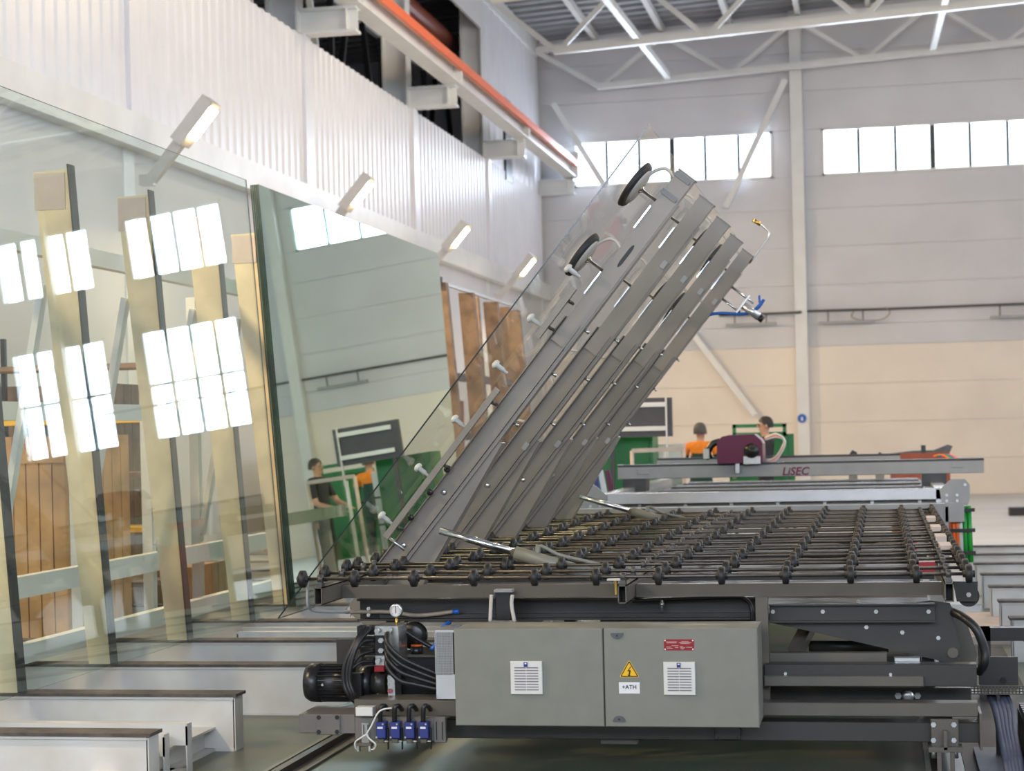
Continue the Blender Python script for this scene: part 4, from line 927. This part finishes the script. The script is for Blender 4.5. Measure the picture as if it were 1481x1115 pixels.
mh = MB().prism(q, 18.88, 19.35).build('motor_housing', 'plum', gb); mh['label'] = 'dark red motor housing on the cutting bridge'
p = P(1087, 652, 18.88); MB().lathe(p, (0,-1,0), [(0,.0),(0,.078),(.02,.075),(.05,.05),(.06,0)], 20).build('motor_cap', 'motor_black', mh)
rect((1075,660), (1100,671), 18.86, .05, 'motor_foot', 'zinc', mh)
q = P(1066, 670, 18.9); MB().box(q.x-.02, q.x+.02, 18.93, 18.99, 1.23, 1.40).build('clamp', 'zinc', gb)
MB().tube([(hx0+.02, 19.1, hz-.06), (hx0-.06, 19.1, hz-.09), (hx0-.11, 19.1, hz-.17), (hx0-.09, 19.1, hz-.24)], .035, 10).build('cable_duct', 'motor_black', gb)
MB().box(hx0-.15, hx0-.09, 19.0, 19.1, 1.38, 1.48).build('switch_box', 'white_plastic', gb)
for k, c in enumerate(('white_plastic', 'orange', 'white_plastic')):
    MB().tube([P(1108+k,668,19.1), P(1122,661+2*k,19.1), P(1131+k,648,19.1), P(1134,636,19.1), P(1122,628+2*k,19.1), P(1106,634+k,19.1)], .014, 8).build('cable', c, gb)
rb = MB().box(P(950,660,20.6).x, P(1302,656,20.6).x, 20.6, 20.75, 1.24, 1.345).build('rear_beam', 'machine_light', gb)
MB().box(P(950,660,20.6).x, P(1302,656,20.6).x, 20.62, 20.73, 1.345, 1.37).build('cable_channel', 'machine_dark', gb)
for x in (-2.5, .5): MB().box(x-.06, x+.06, 19.1, 20.75, 1.15, 1.24).build('link_beam', 'machine_light', gb)
for k, c in enumerate(('orange', 'green_hose', 'blue_hose', 'orange')):
    MB().tube([P(1350+k*4,660,19.7), P(1362+k*4,658,19.7), P(1376+k*4,666,19.6)], .012, 6).build('ribbon_cable', c, gb)
for i, (px, w) in enumerate(((895, 14), (1418, 14))): rect((px-8 if i else px-2, 664 if i else 672), (px+6, 667 if i else 676), 19.05, .05, 'end_stop', 'zinc', gb)
# rust brown parts lying behind the bridge
rp_ = thing('rusty_machine', tuple(P(1333, 665, 25)), 'rust brown machine part showing above the right end of the bridge', 'machine part')
a0_, b0_ = P(1287, 652, 25), P(1374, 668, 25)
MB().box(a0_.x, b0_.x, 25, 25.5, 0, 1.30).build('body', 'red_oxide', rp_)
MB().prism([(a0_.x, 1.30), (a0_.x+.3, 1.33), (b0_.x-.2, 1.33), (b0_.x-.02, 1.40), (b0_.x+.04, 1.38), (b0_.x, 1.29)], 25.05, 25.3).build('cover', 'bearing_grey', rp_)
MB().box(a0_.x+.40, a0_.x+.46, 25.0, 25.1, 1.3, 1.40).build('lever', 'motor_black', rp_)
for (px, py, lab) in ((1233, 658, 'left'), (1272, 661, 'right')):
    p = P(px, py, 22); t = thing('small_clamp', (p.x, 22, 1.3), 'small black clamp standing on the bridge, %s one of two' % lab, 'clamp', 'small clamps')
    MB().box(p.x-.05, p.x+.05, 22, 22.1, 1.05, p.z-.02).build('stand', 'machine_light', t); MB().prism([(p.x-.06,p.z-.02),(p.x+.06,p.z-.02),(p.x+.05,p.z+.03),(p.x,p.z+.06),(p.x-.03,p.z+.02)], 22, 22.08).build('jaw', 'motor_black', t)

# ------------------------------------------------------------------ things behind the cutting table
gr = thing('framed_panel', (-2.6, 23.5, 0), 'dark brown panel behind white bars on a stand beside the last arm', 'panel')
k_ = 23.5/21.0
ax, az = C(880, 577, 23.5); bx, bz = C(972, 631, 23.5)
MB().box(ax-.1, bx, 23.55, 23.62, bz, az).build('panel', 'brown_panel', gr)
for (q0, q1) in (((880,583.5),(963,588)), ((880,618),(963,622.5)), ((961.5,574),(966,662))): rect(q0, q1, 23.5, .04, 'white_bar', 'white_steel', gr)
wx = P(963, 640, 23.5).x; MB().box(wx-.03, wx+.01, 23.5, 23.54, 0, 1.4).build('white_bar', 'white_steel', gr); MB().box(ax, ax+.05, 23.55, 23.6, 0, bz).build('leg', 'machine_dark', gr)
gp = thing('green_cabinet', (-2.9, 24.2, 0), 'dark green metal cabinet below the framed panel', 'cabinet')
ax, _ = C(860, 640, 24.2); bx, _ = C(944, 640, 24.2); MB().box(ax, bx, 24.2, 24.8, 0, 1.62).build('body', 'green_paint', gp); MB().box(ax+.1, bx-.05, 24.17, 24.2, .1, 1.55).build('door', 'green_paint', gp)
sd = thing('steel_trestle', (-2.4, 22.8, 0), 'tubular trestle with a brown worn rail behind the bridge', 'trestle')
a_, b_ = P(914, 652, 22.8), P(988, 649, 22.8)
MB().bar(a_, b_, .05, .05).build('top_rail', 'cardboard', sd); MB().cyl(a_, (a_.x, 22.8, 0), .025, 8).build('leg', 'cardboard', sd); MB().cyl(b_, (b_.x, 22.8, 0), .025, 8).build('leg', 'cardboard', sd)
wbx = thing('white_crate', (-2.75, 25.0, 0), 'stacked white boxes between the green cabinet and the orange worker', 'boxes')
for i in range(4): MB().box(P(946,640,25.0).x+.01*i, P(987,640,25.0).x, 25.0, 25.4, .0+.38*i, .35+.38*i).build('box', 'white_plastic', wbx)
gf = thing('steel_trolley', (-1.6, 26.8, 0), 'green steel frame trolley behind the worker in black', 'trolley')
ax, az = C(1059, 614, 26.8); bx, bz = C(1137, 614, 26.8)
MB().box(ax, bx, 26.8, 26.85, az-.05, az).build('top_bar', 'green_paint', gf); MB().box(ax, bx, 26.8, 26.85, az-.18, az-.12).build('middle_bar', 'green_paint', gf)
for x in (ax, bx-.05, bx+.06): MB().box(x, x+.05, 26.8, 26.85, 0, az if x < bx else az-.45).build('upright', 'green_paint', gf)
MB().box(ax-.06, bx+.1, 26.86, 26.9, .3, az-.15).build('sheet', 'green_paint', gf)
pn = thing('colour_panels', tuple(P(880, 735, 18.2)), 'narrow blue, white and plum panels standing left of the bridge', 'panels')
for i, (c, px) in enumerate((('blue_sensor', 870), ('paper_white', 878), ('plum', 887))):
    a_ = P(px, 690, 18.2); MB().prism([(a_.x-.05, 1.0), (a_.x-.10, 1.30), (a_.x-.05, 1.30), (a_.x, 1.0)], 18.2+.05*i, 18.23+.05*i).build('panel', c, pn)
MB().box(P(866,690,18.2).x-.05, -2.68, 18.15, 18.4, 0, 1.0).build('stand', 'machine_light', pn)

# ------------------------------------------------------------------ people
def person(name, label, loc, rz, joints, edges, region, hair, hair_back, looks_down=0.0):
    """joints: name -> (x,y,z,rx,ry); one continuous skinned body facing -Y"""
    me = bpy.data.meshes.new(name + '_skeleton'); names = list(joints); idx = {n: i for i, n in enumerate(names)}
    me.from_pydata([joints[n][:3] for n in names], [(idx[a], idx[b]) for a, b in edges], [])
    o = bpy.data.objects.new(name, me); COL.objects.link(o)
    bm = bmesh.new(); bm.from_mesh(me); lay = bm.verts.layers.skin.verify(); bm.verts.ensure_lookup_table()
    for n in names:
        v = bm.verts[idx[n]]; v[lay].radius = joints[n][3:5]; v[lay].use_root = (n == 'pelvis')
    bm.to_mesh(me); bm.free()
    sk = o.modifiers.new('skin', 'SKIN'); sk.use_smooth_shade = True; ss = o.modifiers.new('sub', 'SUBSURF'); ss.levels = 2; ss.render_levels = 2
    dg = bpy.context.evaluated_depsgraph_get(); nm = bpy.data.meshes.new_from_object(o.evaluated_get(dg)); bpy.data.objects.remove(o)
    nm.name = name
    ms = []
    nm.materials.clear()
    for p in nm.polygons:
        c = p.center; k = region(c)
        if k not in ms: ms.append(k); nm.materials.append(MATS[k])
        p.material_index = ms.index(k); p.use_smooth = True
    root = bpy.data.objects.new(name, None); COL.objects.link(root); root.location = loc; root.rotation_euler = (0, 0, rz); tag(root, label, 'person')
    b = bpy.data.objects.new('body', nm); COL.objects.link(b); b.parent = root
    hx, hy, hz_ = joints['skull'][:3]
    m = MB()
    for i in range(9):
        pass
    # hair cap: half ellipsoid shell over the skull
    vs = []; fs = []; nu, nv = 16, 8
    for j in range(nv+1):
        ph = (math.pi*.62)*j/nv
        for i in range(nu):
            th = 2*math.pi*i/nu; front = max(0, -math.sin(th)); lim = 1 - .45*front
            a = ph*lim
            vs.append((hx + .092*math.sin(a)**.8*math.cos(th), hy + .012 + .110*math.sin(a)**.8*math.sin(th), hz_ + .008 + .118*math.cos(a)))
    for j in range(nv):
        for i in range(nu): fs.append((j*nu+i, j*nu+(i+1)%nu, (j+1)*nu+(i+1)%nu, (j+1)*nu+i))
    hm = MB().add(vs, fs, True); hme = bpy.data.meshes.new('hair'); hme.from_pydata([tuple(v) for v in hm.v], [], hm.f); hme.polygons.foreach_set('use_smooth', [True]*len(hm.f)); hme.materials.append(MATS[hair])
    h = bpy.data.objects.new('hair', hme); COL.objects.link(h); h.parent = root
    def small(nm_, mb, m_):
        e = bpy.data.meshes.new(nm_); e.from_pydata([tuple(v) for v in mb.v], [], mb.f); e.polygons.foreach_set('use_smooth', mb.sm); e.materials.append(MATS[m_]); q = bpy.data.objects.new(nm_, e); COL.objects.link(q); q.parent = root
    for s in (-1, 1):
        small('eye', MB().lathe((hx+s*.032, hy-.088, hz_-.005), (0,-1,0), [(0,0),(0,.011),(.006,.010),(.010,0)], 8), 'ink_black')
        small('eyebrow', MB().box(hx+s*.034-.018, hx+s*.034+.018, hy-.100, hy-.088, hz_+.014, hz_+.022), hair)
        small('ear', MB().lathe((hx+s*.074, hy+.005, hz_-.015), (s,.3,0), [(0,0),(0,.024),(.012,.030),(.018,.018),(.018,0)], 10), 'skin')
    small('nose', MB().prism([(hx-.013, hz_-.035), (hx+.013, hz_-.035), (hx+.005, hz_+.005), (hx-.005, hz_+.005)], hy-.114, hy-.085), 'skin')
    small('mouth', MB().box(hx-.024, hx+.024, hy-.094, hy-.080, hz_-.066, hz_-.058), 'red_oxide')
    return root
def base_joints(H, arm_l, arm_r):
    k = H/1.78; j = {}
    def add(n, x, y, z, rx, ry=None): j[n] = (x*k, y*k, z*k, rx*k, (ry or rx)*k)
    add('pelvis', 0, 0, .96, .155, .105); add('waist', 0, 0, 1.10, .145, .10); add('chest', 0, 0, 1.30, .165, .115); add('upper', 0, .01, 1.46, .13, .09)
    add('neck', 0, .015, 1.51, .056); add('jaw', 0, -.02, 1.575, .052, .060); add('skull', 0, .0, 1.665, .076, .092); add('crown', 0, .01, 1.74, .058, .066)
    for s, n, arm in ((-1, 'r', arm_r), (1, 'l', arm_l)):
        add('hip_'+n, s*.095, 0, .90, .092); add('knee_'+n, s*.11, -.01, .50, .060); add('ankle_'+n, s*.11, .02, .09, .042); add('toe_'+n, s*.13, -.16, .035, .038, .030)
        add('shoulder_'+n, s*.195, .01, 1.455, .068)
        (ex, ey, ez), (wx_, wy, wz) = arm
        add('elbow_'+n, s*ex, ey, ez, .046); add('wrist_'+n, s*wx_, wy, wz, .030)
        d = Vector((wx_-ex, wy-ey, wz-ez)).normalized()
        add('palm_'+n, s*(wx_+d.x*.07), wy+d.y*.07, wz+d.z*.07, .040, .020)
        sdv = Vector((0,1,0)) if abs(d.y) < .7 else Vector((1,0,0))
        for i, (o_, l) in enumerate(((-.030,.075),(-.010,.088),(.010,.082),(.028,.065))):
            b = Vector((wx_, wy, wz)) + d*.095 + sdv*o_; e = b + d*l*.55 ; e2 = e + d*l*.4 + Vector((0,-.015,-.012))
            add('f%d_%s' % (i,n), s*b.x, b.y, b.z, .010); add('g%d_%s' % (i,n), s*e.x, e.y, e.z, .009); add('h%d_%s' % (i,n), s*e2.x, e2.y, e2.z, .008)
        b = Vector((wx_, wy, wz)) + d*.04 - sdv*.035; e = b + d*.045 - sdv*.02
        add('t0_'+n, s*b.x, b.y, b.z, .012); add('t1_'+n, s*e.x, e.y, e.z, .010)
    E = [('pelvis','waist'),('waist','chest'),('chest','upper'),('upper','neck'),('neck','jaw'),('jaw','skull'),('skull','crown')]
    for n in 'rl':
        E += [('pelvis','hip_'+n),('hip_'+n,'knee_'+n),('knee_'+n,'ankle_'+n),('ankle_'+n,'toe_'+n),('upper','shoulder_'+n),('shoulder_'+n,'elbow_'+n),('elbow_'+n,'wrist_'+n),('wrist_'+n,'palm_'+n)]
        for i in range(4): E += [('palm_'+n,'f%d_%s'%(i,n)),('f%d_%s'%(i,n),'g%d_%s'%(i,n)),('g%d_%s'%(i,n),'h%d_%s'%(i,n))]
        E += [('palm_'+n,'t0_'+n),('t0_'+n,'t1_'+n)]
    return j, E
pa = P(1013, 640, 25.6); ja, ea = base_joints(1.76, ((.26,-.08,1.14),(.20,-.30,1.10)), ((.26,-.08,1.14),(.20,-.30,1.10)))
def reg_a(c):
    if c.z > 1.515: return 'skin'
    if abs(c.x) > .14 and c.y < -.30: return 'skin'
    if c.z < .08: return 'rubber_black'
    if c.z > 1.33: return 'cloth_orange'
    return 'cloth_green'
person('person', 'worker seen from behind in an orange and dark green jacket', (pa.x, 25.6, 0), math.pi*.97, ja, ea, reg_a, 'hair_grey', True)
pb_ = P(1107, 640, 25.9); jb, eb = base_joints(1.83, ((.25,-.06,1.14),(.16,-.30,1.04)), ((.25,-.10,1.14),(.14,-.32,1.06)))
def reg_b(c):
    if c.z > 1.56: return 'skin'
    if abs(c.x) > .17 and c.z < 1.26 and c.z > .8: return 'skin'
    if c.y < -.17 and c.z > .8: return 'skin'
    if c.z < .09: return 'rubber_black'
    return 'cloth_black'
person('person', 'worker in a black T-shirt facing left beside the green frame', (pb_.x, 25.9, 0), -math.pi*.42, jb, eb, reg_b, 'hair_black', False)
#NEXT
